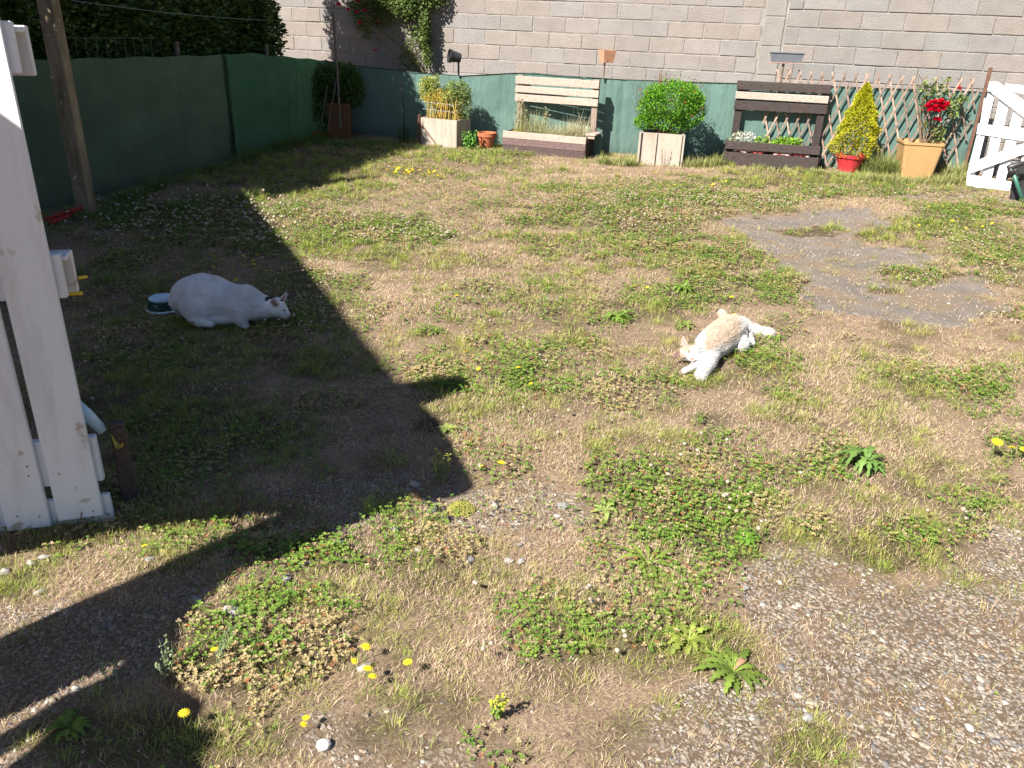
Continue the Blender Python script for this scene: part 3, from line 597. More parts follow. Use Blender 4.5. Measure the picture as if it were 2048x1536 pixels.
# ------------------------------------------------------------ nettings
def sheet(fr,x0,x1,top,y_,mb,seed,amp=.02,dx=.02,zlow=-.02,nzv=22,colf=None):
    xs=np.arange(x0,x1+dx,dx); V=[];cs=[]; fo=[(random.uniform(x0,x1),random.uniform(-.10,.10),random.uniform(.012,.04),random.uniform(-.016,.02)) for _ in range(int((x1-x0)*2.6))]
    for j in range(nzv+1):
        t=j/nzv
        for x in xs:
            z=zlow+(top(x)-zlow)*t; a=np.array([x]);b=np.array([z])
            yy=y_+amp*(fbm(a,b,seed,3,1.1)[0]-.5)*2+.35*amp*(fbm(a*3,b*.6,seed+9,2,2.)[0]-.5)
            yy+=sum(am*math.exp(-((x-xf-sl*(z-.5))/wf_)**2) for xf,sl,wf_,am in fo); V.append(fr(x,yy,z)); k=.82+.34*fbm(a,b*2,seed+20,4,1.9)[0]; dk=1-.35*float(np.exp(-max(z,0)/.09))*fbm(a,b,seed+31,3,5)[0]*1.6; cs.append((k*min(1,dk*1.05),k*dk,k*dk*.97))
    n=len(xs); Fs=[(j*n+i,j*n+i+1,(j+1)*n+i+1,(j+1)*n+i) for j in range(nzv) for i in range(n-1)]
    mb.add(V,Fs,cs)
MFr=Fr((-2.8,12.05),-11.8)
tp_=[(0,.98),(.5,.93),(1.4,.885),(2.,.87),(2.7,.94),(3.0,.955),(3.3,.94),(4.2,.93),(5.6,.955),(6.6,.975),(8.4,1.0),(8.62,1.)]
top=lambda x:float(np.interp(x,[a for a,b in tp_],[b for a,b in tp_]))
nf=thing('netting_fence','sunlit green windbreak netting along the foot of the block wall','fence',(1.3,11.2,0))
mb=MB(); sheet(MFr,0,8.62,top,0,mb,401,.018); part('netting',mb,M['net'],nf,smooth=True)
mb=MB()
for i in range(len(tp_)-1): mb.tube([MFr(tp_[i][0],-.006,tp_[i][1]+.002),MFr(tp_[i+1][0],-.006,tp_[i+1][1]+.002)],.004,5,(.05,.1,.08))
part('edge_cord',mb,M['stick'],nf)
for xx in (1.9,3.95,6.1,8.4):
    mb=MB(); mb.tube([MFr(xx,.05,0),MFr(xx,.05,top(xx)-.02)],.02,8,(.6,.6,.6)); part('post',mb,M['stick'],nf)
LF=Fr((-3.81,7.27),78.2)
lt=[(-3.2,1.22),(0,1.17),(2.3,1.13),(2.75,1.14),(4.75,.99)]
ltop=lambda x:float(np.interp(x,[a for a,b in lt],[b for a,b in lt]))+.006*sin(x*9)
lf=thing('netting_fence','shaded green netting fence in front of the hedge at left','fence',(-3.6,8.5,0))
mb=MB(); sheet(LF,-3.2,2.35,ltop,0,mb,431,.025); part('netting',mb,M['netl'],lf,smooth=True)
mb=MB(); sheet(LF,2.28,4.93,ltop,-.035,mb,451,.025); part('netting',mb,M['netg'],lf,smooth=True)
mb=MB()
for t in range(12): z=1.12*t/12; mb.tube([LF(2.28+.01*sin(t*2),-.05,z),LF(2.28+.01*sin(t*2+2),-.05,z+1.12/12)],.005,5,(.15,.2,.15))
part('seam_cord',mb,M['stick'],lf)
for xx in (-2.5,-.2,1.55,3.4):
    mb=MB(); mb.tube([LF(xx,.06,0),LF(xx,.06,ltop(xx)+.13)],.025,8,(.8,.8,.8)); part('post',mb,M['stick'],lf)
mb=MB()
for i in range(9): x_=.12+i*.13; mb.tube([LF(x_,.08,ltop(x_)-.1),LF(x_+.01,.08,ltop(x_)+.16)],.0009,4,(.5,.5,.5))
mb.tube([LF(.05,.08,ltop(0)+.16),LF(1.3,.08,ltop(1)+.16)],.0009,4,(.5,.5,.5)); part('wire_mesh',mb,M['wire'],lf)
mb=MB(); A_=LF(.2,.1,1.62);B_=LF(5.2,.1,1.48)
mb.tube([A_*(1-t)+B_*t+np.array([0,0,-.10*4*t*(1-t)*.5]) for t in np.linspace(0,1,12)],.0022,4); tag(part('line_wire',mb,M['wire'],loc=tuple(A_)),'thin wire stretched in front of the hedge above the netting','wire')
# ------------------------------------------------------------ hedge
hd=thing('laurel_hedge','dark green leafy hedge standing tall behind the left netting','hedge',(-4.3,9,0))
n=70000; xs=U(-1.9,4.25,n); zs=U(.4,3.4,n); dep=U(0,1,n)**2*.7
k=fbm(xs,zs,501,4,2.2); off=.13+(1-k)*.30+dep*.6; end=4.2-.25*(fbm(zs,zs*0,505,3,3))
ok=(xs<end+.1)&(zs<2.98+.30*np.clip(xs,0,1.5)/1.5+.12*k); xs,zs,off=xs[ok],zs[ok],off[ok]; n=len(xs)
pt=np.array(LF.o)[None]+np.outer(xs,LF.x)+np.outer(off,LF.y)+np.outer(zs,[0,0,1])
cols=ccol(n,(.035,.085,.014),(.10,.16,.03),.35); kk=U(0,1,n)<.03; cols[kk]=(.24,.24,.07)
Ah=Acc(); Ah.add(*cloud(None,pt,.085,cols,up=.35,asp=.42,nrm=-LF.y*1.2))
# end face and top towards the wall
n=22000; off=U(.1,1.0,n); zs=U(.4,3.1,n); xs=4.0+np.clip(off-.35,0,1)*1.3-U(0,.35,n)-.3*fbm(off,zs,511,3,4); pt=np.array(LF.o)[None]+np.outer(xs,LF.x)+np.outer(off,LF.y)+np.outer(zs,[0,0,1]); Ah.add(*cloud(None,pt,.08,ccol(n,(.035,.085,.014),(.10,.16,.03),.35),up=.35,asp=.42))
n=22000; xs=U(-1.9,4.2,n); off=U(.2,1.1,n); pt=np.array(LF.o)[None]+np.outer(xs,LF.x)+np.outer(off,LF.y)+np.outer(U(2.8,3.0,n)+.30*np.clip(xs,0,1.5)/1.5+.2*fbm(xs,off,515,3,3),[0,0,1]); Ah.add(*cloud(None,pt,.08,ccol(n,(.05,.11,.02),(.13,.2,.04),.35),up=.5,asp=.42))
Ah.build('crown',M['hedge'],parent=hd)
mb=MB()
for i in range(60):
    x_=-1.8+i*.092; o_=random.uniform(.5,.8); mb.tube([LF(x_,o_,0),LF(x_+random.uniform(-.1,.1),o_+.05,1.),LF(x_+random.uniform(-.2,.2),o_,2.)],[.03,.022,.01],6,(.4,.35,.3))
mb.box(LF,1.4,3.9,.60,.65,0,3.0,(.12,.13,.08)); mb.box(LF,-1.8,3.9,.72,.95,0,2.85,(.12,.13,.08)); part('branches_and_occluder',mb,M['stick'],hd)  # solid boxes added among the branches to block light through the hedge
# ------------------------------------------------------------ left post
g0=G(182,432); PF=Fr((g0[0]-.13*cos(R(-8)),g0[1]-.13*sin(R(-8))),-8)
mb=MB(); mb.box(PF,0,.13,0,.10,-.05,2.7,WH,.006,.003); tag(part('wooden_post',mb,M['post'],loc=(g0[0],g0[1],0)),'thick square rough wooden post in front of the left netting','post')
# red tool on the ground
mb=MB(); a1,a2,a3,a4=G(95,442,.05),G(162,412,.12),G(105,440,.05),G(140,424,.05)
mb.tube([G(88,440,.03),G(165,415,.10)],.014,8); mb.tube([G(100,446,.03),G(140,430,.05)],.016,8); mb.tube([G(140,422,.07),G(150,432,.0)],.012,8)
tag(part('red_tool',mb,M['redpaint'],loc=tuple(G(120,432))),'red painted tool handles lying in the shade by the post foot','tool')
# ------------------------------------------------------------ corner bush, box, poles
cb=thing('corner_bush','dark rounded bush in the shaded corner of the nettings','bush',(-2.6,11.6,0))
A=Acc()
for c_,r_,nn in (((-2.55,11.72,.72),(.36,.24,.26),2600),((-2.75,11.7,.42),(.22,.2,.35),1500),((-2.38,11.7,.62),(.2,.15,.25),900)):
    p_,d_=ell(nn,c_,r_,.3,.25,3); A.add(*cloud(None,p_,.055,ccol(nn,(.04,.09,.015),(.10,.17,.03),.3),up=.2,asp=.4))
A.build('foliage',M['veg'],parent=cb)
mb=MB(); [mb.tube([(-2.6+.03*i,11.72,0),(-2.6+.06*(i-1),11.72,.5)],.012,6,(.5,.4,.3)) for i in range(3)]; part('stems',mb,M['stick'],cb)
CF=Fr((-2.67,11.45),4)
mb=MB(); mb.box(CF,0,.30,0,.28,.0,.47,WH,.01,.004); mb.box(CF,-.005,.305,-.008,0.004,.40,.47,WH,.003); tag(part('wooden_box',mb,M['brown'],loc=(-2.55,11.5,0)),'upright brown box standing in the shaded corner under the bush','box')
def pole(name,label,pts,r,cat,m='stick',col=(.8,.8,.8)):
    mb=MB(); mb.tube(pts,r,8,col); return tag(part(name,mb,M[m],loc=tuple(pts[0])),label,cat)
c0=Fr((-2.2,11.32),0)
def cp(u,v,y=0): x_,z_=c0.px(u,v,y); return c0(x_,y,z_)
pole('pole','tall grey pole standing in the shaded corner before the bush',[cp(681,258),cp(675,150),cp(666,24)],.016,'pole')
pole('stick','thin grey stick leaning against the tall corner pole',[cp(655,262,-.05),cp(672,160)],.009,'stick')
pole('stick','short stick leaning left of the brown corner box',[cp(640,262,-.05),cp(655,170)],.007,'stick')
pole('stick','thin dark bent stick in front of the sunlit netting',[cp(808,285,.0),cp(808,218),cp(800,158)],.007,'stick',col=(.2,.2,.2))
RF=Fr(tuple(G(598,276)[:2]),5); mb=MB(); mb.box(RF,0,.36,0,.22,.0,.05,WH,.012,.004,taper=.02); mb.box(RF,.02,.34,.02,.2,.05,.075,WH,.01,.003)
tag(part('red_tray',mb,M['redpaint'],loc=tuple(RF.o)),'shallow red tray on the grass in the far left corner','tray')
# ------------------------------------------------------------ climbing rose on the wall
rose=thing('climbing_rose','climbing rose with pink red blooms spreading over the block wall','rose',(-1.2,12.2,0))
KF=Fr((-2.2,12.56),-15)
def kp(u,v,y=0): x_,z_=KF.px(u,v,y); return KF(x_,y,z_)
mb=MB()
ST=[[(850,145),(845,90),(852,30),(845,-60)],[(840,145),(800,90),(760,60),(720,20),(690,-20)],[(848,145),(815,100),(780,40),(770,-30)],[(845,145),(825,80),(810,30),(800,-50)],[(825,145),(790,110),(765,85),(750,72)],[(800,100),(815,80),(840,60)]]
for s_ in ST: mb.tube([kp(u,v,random.uniform(-.06,.06)) for u,v in s_],list(np.linspace(.009,.004,len(s_))),6,(.7,.8,.4))
part('stems',mb,M['stick'],rose)
A=Acc()
for u,v,ru,rv,nn in ((850,50,10,60,800),(850,-10,45,30,900),(855,110,10,28,170),(820,15,40,25,700),(770,0,50,22,800),(720,-5,30,22,420),(750,35,40,22,300),(710,25,12,14,60),(830,75,20,35,130),(720,45,12,20,70),(735,65,10,14,50),(770,-60,80,40,1200),(815,120,25,20,80),(850,-70,40,50,900)):
    c_=kp(u,v,-.03); sx=ru/147.; sz=rv/147.; nn=int(nn*1.9); p_,d_=ell(nn,c_,(sx,.12,sz),0,.3,u); A.add(*cloud(None,p_,.046,ccol(nn,(.06,.12,.03),(.20,.25,.07),.3),up=-.1,asp=.5))
A.build('leaves',M['veg'],parent=rose)
def bloom(mb,c,r,col=(.62,.02,.07)):
    for k in range(26):
        a=random.uniform(0,6.3); t=k/26; d=np.array([cos(a),sin(a),0])*r*(.3+.7*t); up=np.array([0,0,r*(.9-.9*t)]); s=np.array([-sin(a),cos(a),0])*r*.5
        o=np.array(c)+d*.3; tipp=np.array(c)+d+up; kk=random.uniform(.7,1.25)
        mb.add([o-s*.6,o+s*.6,tipp+s,tipp+up*.15+d*.1,tipp-s],[(0,1,2,3,4)],tuple(np.array(col)*kk))
for u,v,r_ in ((678,11,.026),(714,3,.026),(696,21,.022),(714,26,.026),(729,23,.024),(719,47,.024),(757,45,.015),(752,102,.018),(710,-8,.028)):
    mb=MB(); bloom(mb,kp(u,v,-.26),r_*1.6,(.66,.015,.12)); part('bloom',mb,M['petal'],rose)
# ------------------------------------------------------------ bamboo planter
def planter(fr,w,d,h,taper,m,name,label,strips=(),loc=None):
    t=thing(name,label,'planter',tuple(fr(w/2,d/2,0)))
    mb=MB(); th=.02
    def wallp(a,b,c,e): 
        mb.add([fr(*a,0),fr(*b,0),fr(*c,h),fr(*e,h)],[(0,1,2,3)])
    f=taper # foot inset negative = wider foot
    P0=[(f,f),(w-f,f),(w-f,d-f),(f,d-f)];P1=[(0,0),(w,0),(w,d),(0,d)];I1=[(th,th),(w-th,th),(w-th,d-th),(th,d-th)]
    V=[fr(a,b,0) for a,b in P0]+[fr(a,b,h) for a,b in P1]+[fr(a,b,h) for a,b in I1]+[fr(a,b,h-.05) for a,b in I1]
    Fs=[];
    for i in range(4): j=(i+1)%4; Fs+=[(i,j,4+j,4+i),(4+i,4+j,8+j,8+i),(8+i,8+j,12+j,12+i)]
    Fs.append((0,3,2,1)); mb.add(V,Fs); part('body',mb,m,t)
    ms=MB(); ms.box(fr,th+.002,w-th-.002,th+.002,d-th-.002,h-.06,h-.025,WH,0,.003); part('soil',ms,M['soil'],t)
    return t
B1=Fr((-1.36,11.23),-24)
t=planter(B1,.545,.40,.36,-.003,M['panel'],'planter_box','cream panel planter holding the bamboo beside a terracotta pot')
mb=MB(); mb.box(B1,-.045,-.012,-.02,.03,0,.39,WH,.004,.003); part('corner_post',mb,M['rust'],t)
mb=MB(); mb.box(B1,.525,.552,-.012,.004,0,.33,(1.1,1.1,1.1),.002); part('edge_strip',mb,M['panel'],t)
mb=MB(); mb.tube([B1(.03,-.012,.26),B1(.24,-.012,.03)],.008,6); mb.blob(B1(.03,-.02,.25),.02,sub=1); part('brace',mb,M['rust'],t)
bam=thing('bamboo','leafy bamboo clump tied with cord in the cream planter','bamboo',tuple(B1(.27,.2,.34)))
mb=MB()
for i in range(130):
    x_,y_=random.uniform(.03,.5),random.uniform(.05,.34); top_=(x_+random.uniform(-.10,.14)*1.0,y_+random.uniform(-.05,.05),random.uniform(.55,.74))
    mb.tube([B1(x_,y_,.33),B1((x_+top_[0])/2,y_,.55),B1(*top_)],[.004,.0035,.002],5,random.choice([(.60,.42,.10),(.45,.30,.07),(.55,.45,.14),(.30,.22,.06)]))
part('canes',mb,mat('cane',WH,(.8,.8,.8),rough=.5,col=True),bam)
A=Acc()
for c_,r_,nn,ca,cbb in (((.02,.2,.70),(.15,.13,.17),1500,(.22,.30,.06),(.42,.42,.10)),((-.02,.2,.80),(.10,.10,.08),220,(.25,.33,.07),(.45,.45,.12)),((.14,.2,.60),(.20,.14,.11),1100,(.38,.33,.06),(.62,.50,.08)),((.44,.2,.68),(.20,.15,.17),2200,(.13,.22,.06),(.30,.36,.12)),((.33,.2,.64),(.13,.13,.11),520,(.40,.42,.05),(.6,.55,.08)),((.56,.22,.52),(.10,.12,.16),420,(.13,.22,.06),(.28,.34,.11)),((.12,.2,.84),(.06,.06,.07),110,(.25,.33,.07),(.42,.42,.12))):
    p_,d_=ell(nn,B1(*c_),r_,0,.2,5); A.add(*cloud(None,p_,.042,ccol(nn,ca,cbb,.2),up=-.15,asp=.3))
A.build('leaves',M['veg'],parent=bam)
mb=MB()
for z_ in (.47,.56): mb.tube([B1(.03,.0,z_),B1(.5,.0,z_-.01),B1(.55,.3,z_)],.003,4)
part('cord',mb,M['wire'],bam)
# ------------------------------------------------------------ terracotta pot
def pot(c,rt,rb,h,m,name,label,rim=.03,cat='plant pot',soil=True,fr=None):
    t=thing(name,label,cat,tuple(c)); mb=MB()
    mb.lathe(c,[(rb,0),(rb+(rt-rb)*.8,h-rim-.004),(rt*.93,h-rim),(rt,h-rim),(rt*1.02,h),(rt*.93,h),(rt*.88,h-.05)],32,fr=fr); part('body',mb,m,t,smooth=False)
    if soil: ms=MB(); ms.lathe(c,[(.0005,h-.06),(rt*.86,h-.045)],20,fr=fr); part('soil',ms,M['soil'],t)
    return t
g0=G(973,297)
pot((g0[0],g0[1],0),.128,.078,.21,M['terracotta'],'terracotta_pot','orange terracotta pot on the grass between two wooden planters',.05)
# ------------------------------------------------------------ pots on stakes
def mp(u,v,y=0): x_,z_=MFr.px(u,v,y); return MFr(x_,y,z_)
st=thing('pot_on_stake','black plastic pot lying sideways on a dark stake above the netting','plant pot',tuple(MFr(1.95,-.04,.86)))
mb=MB(); mb.tube([mp(917,152,-.04),mp(917,120,-.04)],.013,8); part('stake',mb,M['blackpl'],st)
c_=mp(921,116,-.05); pf=Fr(tuple(c_),0); pf.z=np.array([-.93,-.30,.16]); pf.z/=np.linalg.norm(pf.z); pf.x=np.cross([0,0,1],pf.z); pf.x/=np.linalg.norm(pf.x); pf.y=np.cross(pf.z,pf.x)
mb=MB(); mb.lathe(None,[(.058,0),(.078,.13),(.086,.13),(.088,.165),(.080,.165),(.055,.02)],28,fr=pf); part('pot',mb,M['blackpl'],st)
st=thing('pot_on_stake','pale clay pot upside up on a thin grey stake by the pallet bench','plant pot',tuple(MFr(3.93,-.04,.9)))
mb=MB(); mb.tube([mp(1206,158,-.04),mp(1210,122,-.04)],.012,8); part('stake',mb,M['stick'],st)
x_,z_=MFr.px(1213,125,-.04); x1_,z1_=MFr.px(1214,100,-.04); cc_=MFr(x_,-.04,0); cf=Fr((cc_[0],cc_[1],z_),20)
mb=MB(); h=z1_-z_
V=[];
for r_,zz_ in ((.063,0),(.088,h),(.078,h),(.072,h-.03)):
    for a,b in ((-1,-1),(1,-1),(1,1),(-1,1)): V.append(cf(a*r_,b*r_,zz_))
Fs=[(i*4+k,i*4+(k+1)%4,(i+1)*4+(k+1)%4,(i+1)*4+k) for i in range(3) for k in range(4)]+[(3,2,1,0),(12,13,14,15)]
mb.add(V,Fs); part('pot',mb,M['clay'],st); mb=MB(); mb.tube([cf(-.02,-.075,h-.005),cf(-.015,-.066,.0)],.003,4,(.2,.2,.2)); part('crack',mb,M['stick'],st)
st=thing('trough_on_stake','grey plastic flower trough on a stake above the dark pallet planter','flower trough',tuple(MFr(6.15,-.1,.95)))
TF=Fr(tuple(MFr(5.97,-.12,0)),-15); tl=lambda u,v:TF.px(u,v,0)
L_=[tl(1537,122),tl(1600,128),tl(1606,108),tl(1537,101)]
mb=MB(); xl,zl=L_[0]; xr,zt=L_[2]; wtr=xr-L_[3][0]; zl=(L_[0][1]+L_[1][1])/2; zt=(L_[2][1]+L_[3][1])/2
V=[TF(a,b,c_) for a,b,c_ in ((.03,.02,zl),(wtr-.03,.02,zl),(wtr-.03,.13,zl),(.03,.13,zl),(0,0,zt),(wtr,0,zt),(wtr,.15,zt),(0,.15,zt),(.012,.012,zt),(wtr-.012,.012,zt),(wtr-.012,.138,zt),(.012,.138,zt),(.035,.025,zl+.03),(wtr-.035,.025,zl+.03),(wtr-.035,.12,zl+.03),(.035,.12,zl+.03))]
Fs=[(i*4+k,i*4+(k+1)%4,(i+1)*4+(k+1)%4,(i+1)*4+k) for i in range(3) for k in range(4)]+[(3,2,1,0),(12,13,14,15)]
mb.add(V,Fs); mb.box(TF,-.006,wtr+.006,-.008,.0,zt-.012,zt+.002,WH,.002); part('trough',mb,M['greypl'],st)
mb=MB(); mb.box(TF,.0,wtr-.01,.01,.14,zl-.014,zl-.002,(1.1,.8,.7),.003); part('shelf_board',mb,M['wood_grey'],st)
mb=MB(); q=tl(1560,172); q2=tl(1567,130); mb.tube([TF(q[0],.06,q[1]-.1),TF(q2[0],.06,zl-.015)],.016,8,(.8,.8,.8)); part('stake',mb,M['stick'],st)
# ------------------------------------------------------------ pallet bench planters
def pallet_bench(fr,W,name,label,m1,m2,mwh,yb,seed):
    t=thing(name,label,'planter',tuple(fr(W/2,.2,0)))
    return t
b1=Fr((-.25,10.97),-20)
t=thing('pallet_planter','weathered grey pallet planter with a low trough and slatted back','planter',tuple(b1(.55,.2,0)))
def board(fr,x0,x1,y0,y1,z0,z1,m,parent,name='board',col=WH,j=.003): mb=MB(); mb.box(fr,x0,x1,y0,y1,z0,z1,col,.004,j); return part(name,mb,m,parent)
tr=thing('x','','',(0,0,0)); bpy.data.objects.remove(tr)
board(b1,0,1.14,0,.02,.175,.262,M['wood_grey'],t,'trough_board',(1.15,1.1,1.05)); board(b1,0,1.14,.0,.02,.085,.17,M['wood_dark'],t,'trough_board',(2.6,2.3,2.3)); board(b1,0,1.14,.002,.022,-.03,.08,M['wood_dark'],t,'trough_board',(1.5,1.4,1.4))
board(b1,0,.02,.022,.40,-.02,.25,M['wood_dark'],t,'end_panel',(1.5,1.4,1.4)); board(b1,1.12,1.14,.022,.40,-.02,.20,M['wood_dark'],t,'end_panel',(.7,.7,.7))
board(b1,1.10,1.235,.10,.40,.275,.297,M['wood_grey'],t,'end_shelf',(1.25,1.15,1.1)); board(b1,1.13,1.22,.11,.13,.235,.273,M['wood_grey'],t,'shelf_front',(1.25,1.15,1.1))
board(b1,1.15,1.26,.36,.38,-.02,.27,M['net'],t,'netting_flap')
for x_ in (.03,1.07): board(b1,x_,x_+.075,.42,.50,0,.93,M['wood_grey'],t,'upright',(.8,.72,.68))
for z0_,z1_ in ((.82,.92),(.715,.80),(.605,.695)): board(b1,.005,1.155,.396,.418,z0_,z1_,M['wood_grey'],t,'back_board',(1.2,1.12,1.06))
mb=MB(); mb.box(b1,.022,1.118,.024,.40,.12,.21,WH,0,.004); part('soil',mb,M['soil'],t)
A=Acc()
def grassclump(A,fr,x0,x1,y0,y1,z,n,h0,h1,ca,cb_,lean=.7,wd=.003):
    x_=U(x0,x1,n);y_=U(y0,y1,n); b_=np.array([fr(a,b,z) for a,b in zip(x_,y_)]); A.add(*blades(b_,U(0,6.3,n),U(0,lean,n),U(h0,h1,n),np.full(n,wd),ccol(n,ca,cb_,.15),.7))
grassclump(A,b1,.12,.5,.08,.36,.2,620,.10,.42,(.22,.27,.10),(.50,.45,.26)); grassclump(A,b1,.3,1.05,.08,.36,.2,1300,.08,.26,(.28,.30,.13),(.55,.50,.30),.9); grassclump(A,b1,.78,1.1,.08,.36,.2,620,.12,.34,(.33,.33,.18),(.60,.54,.36),.8)
grassclump(A,b1,.10,.24,.05,.2,.2,160,.06,.16,(.40,.42,.05),(.55,.5,.10),.7)
for k in range(260):
    pass
p_,_=ell(420,b1(.16,.22,.46),(.07,.07,.2),0,.2,8); A.add(*cloud(None,p_,.03,ccol(420,(.20,.22,.11),(.36,.33,.20),.2),up=.4,asp=.4))
p_,_=ell(90,b1(.52,.22,.46),(.03,.03,.13),0,.2,9); A.add(*cloud(None,p_,.03,ccol(90,(.24,.24,.12),(.36,.33,.20),.2),up=.4,asp=.4))
grassclump(A,b1,.9,1.1,.1,.36,.25,14,.4,.62,(.4,.38,.25),(.6,.55,.4),.9,.002)
o=A.build('dry_plants',M['straw'],loc=tuple(b1(.55,.2,.2))); tag(o,'dry grasses and weeds growing in the weathered pallet trough','plants')
b2=Fr((2.585,10.50,.05),-12)
t=thing('pallet_planter','dark stained pallet planter with one pale board in its back','planter',tuple(b2(.57,.2,0)))
board(b2,.0,1.14,0,.022,.15,.25,M['wood_dark'],t,'trough_board'); board(b2,.0,1.14,0,.022,-.04,.115,M['wood_dark'],t,'trough_board')
for x_ in (.0,1.118): board(b2,x_,x_+.022,.024,.30,0,.245,M['wood_dark'],t,'end_panel')
for x_ in (.06,1.07): board(b2,x_,x_+.09,.315,.35,-.05,.945,M['wood_dark'],t,'upright',(.8,.8,.8))
board(b2,.045,1.175,.29,.312,.845,.95,M['wood_dark'],t,'back_board'); board(b2,.045,1.165,.29,.312,.735,.82,M['wood_grey'],t,'back_board',(1.25,1.18,1.15)); board(b2,.045,1.17,.29,.312,.605,.715,M['wood_dark'],t,'back_board')
mb=MB(); mb.box(b2,.024,1.116,.05,.30,.10,.2,WH,0,.004); part('soil',mb,M['soil'],t)
mb=MB()
for k in range(30): mb.blob(b2(.12+.35*random.random(),.035,.135+random.uniform(-.012,.012)),.022,(1,1,1),1,.1,(1.6,.7,.6))
tag(part('compost_bag',mb,M['bag'],loc=tuple(b2(.3,.04,.12))),'red and white plastic bag showing through the left gap of the trough','plastic bag')
mb=MB()
for k in range(30): mb.blob(b2(.60+.42*random.random(),.035,.132+random.uniform(-.012,.012)),.022,(1,1,1),1,.1,(1.6,.7,.6))
tag(part('compost_bag',mb,M['bag'],loc=tuple(b2(.8,.04,.12))),'white and orange plastic bag showing through the right gap of the trough','plastic bag')
A=Acc(); p_,_=ell(520,b2(.20,.14,.27),(.17,.11,.09),.2,.3,12); A.add(*cloud(None,p_,.025,ccol(520,(.20,.27,.12),(.40,.44,.28),.2),asp=.5)); p_,_=ell(230,b2(.22,.12,.30),(.15,.10,.06),.4,.2,13); A.add(*cloud(None,p_,.022,ccol(230,(.80,.80,.78),(.7,.7,.68),.05),asp=.8))
tag(A.build('white_flowers',M['petal'],loc=tuple(b2(.2,.14,.2))),'small white flowering plant at the left of the dark trough','plant')
A=Acc(); p_,_=ell(220,b2(.44,.14,.25),(.10,.09,.07),.2,.3,14); A.add(*cloud(None,p_,.035,ccol(220,(.16,.32,.05),(.28,.42,.08),.2),asp=.6)); tag(A.build('green_herb',M['veg'],loc=tuple(b2(.44,.14,.2))),'small light green plant in the middle of the dark trough','plant')
A=Acc(); p_,_=ell(620,b2(.74,.12,.245),(.19,.10,.085),.2,.3,15); A.add(*cloud(None,p_,.038,ccol(620,(.13,.32,.02),(.27,.44,.04),.2),asp=.65)); tag(A.build('geranium',M['veg'],loc=tuple(b2(.74,.14,.2))),'bright green leafy plant hanging over the dark trough edge','plant')
# ------------------------------------------------------------ salvia planter
B2=Fr((1.48,10.33),-12)
t=planter(B2,.52,.38,.385,-.0,M['panel'],'planter_box','cream board planter under the big round green bush')
for x_ in (.012,.20,.505):
    mb=MB(); mb.box(B2,x_,x_+.012,-.006,.002,0,.38,(.35,.3,.28),.001); part('board_gap',mb,M['wood_dark'],t)
mb=MB(); mb.box(B2,-.02,.006,-.014,.01,0,.39,(1.1,1.1,1.1),.002); mb.box(B2,.518,.54,-.014,.01,0,.385,(1.1,1.1,1.1),.002); part('edge_strip',mb,M['panel'],t)
sal=thing('salvia_bush','big round green bush with tiny red flowers in the cream planter','bush',tuple(B2(.27,.2,.35)))
A=Acc()
for c_,r_,nn in (((.33,.2,.74),(.37,.28,.235),9000),((.02,.15,.50),(.12,.12,.10),1300),((.56,.2,.62),(.20,.2,.17),1800),((.10,.16,.66),(.18,.2,.2),1600),((.28,.1,.52),(.28,.14,.10),900),((.52,.1,.86),(.13,.15,.10),900),((.10,.1,.86),(.12,.15,.08),700),((.62,.15,.76),(.10,.15,.12),700),((.40,.12,.47),(.16,.10,.09),500)):
    p_,d_=ell(nn,B2(*c_),r_,.45,.34,31); A.add(*cloud(None,p_,.030,ccol(nn,(.07,.22,.012),(.19,.42,.03),.25),up=.25,asp=.6,nrm=d_*.8))
p_,d_=ell(700,B2(.33,.2,.78),(.44,.32,.29),.93,.1,33); A.add(*cloud(None,p_,.024,ccol(700,(.12,.22,.05),(.30,.30,.12),.2),up=.4,asp=.4))
A.build('foliage',M['veg'],parent=sal)
mb=MB()
for k in range(46): a=random.uniform(-.2,.65); mb.tube([B2(.27+random.uniform(-.12,.12),.18,.34),B2(a*.6+.1,.16,.5),B2(a,.18+random.uniform(-.1,.1),random.uniform(.7,1.02))],[.005,.003,.0015],4,(.6,.45,.3))
for k in range(16): x_=.16+random.uniform(-.03,.09); mb.tube([B2(x_,.2,.9),B2(x_+random.uniform(-.03,.03),.2,random.uniform(1.0,1.12))],.002,4,(.9,.5,.4))
part('stems',mb,M['stick'],sal)
for u,v in ((1364,181),(1295,186),(1396,173),(1390,184),(1405,217),(1383,232),(1340,200),(1402,175),(1280,180),(1371,205)):
    x_,z_=B2.px(u,v,-.09); mb=MB(); bloom(mb,B2(x_,-.09,z_),.011,(.75,.06,.03)); part('flower',mb,M['petal'],sal)
sprig('dry_weed','reddish dry weed in front of the salvia planter',1330,332,.24,7,(.33,.20,.12),rad=.04,ll=.012)
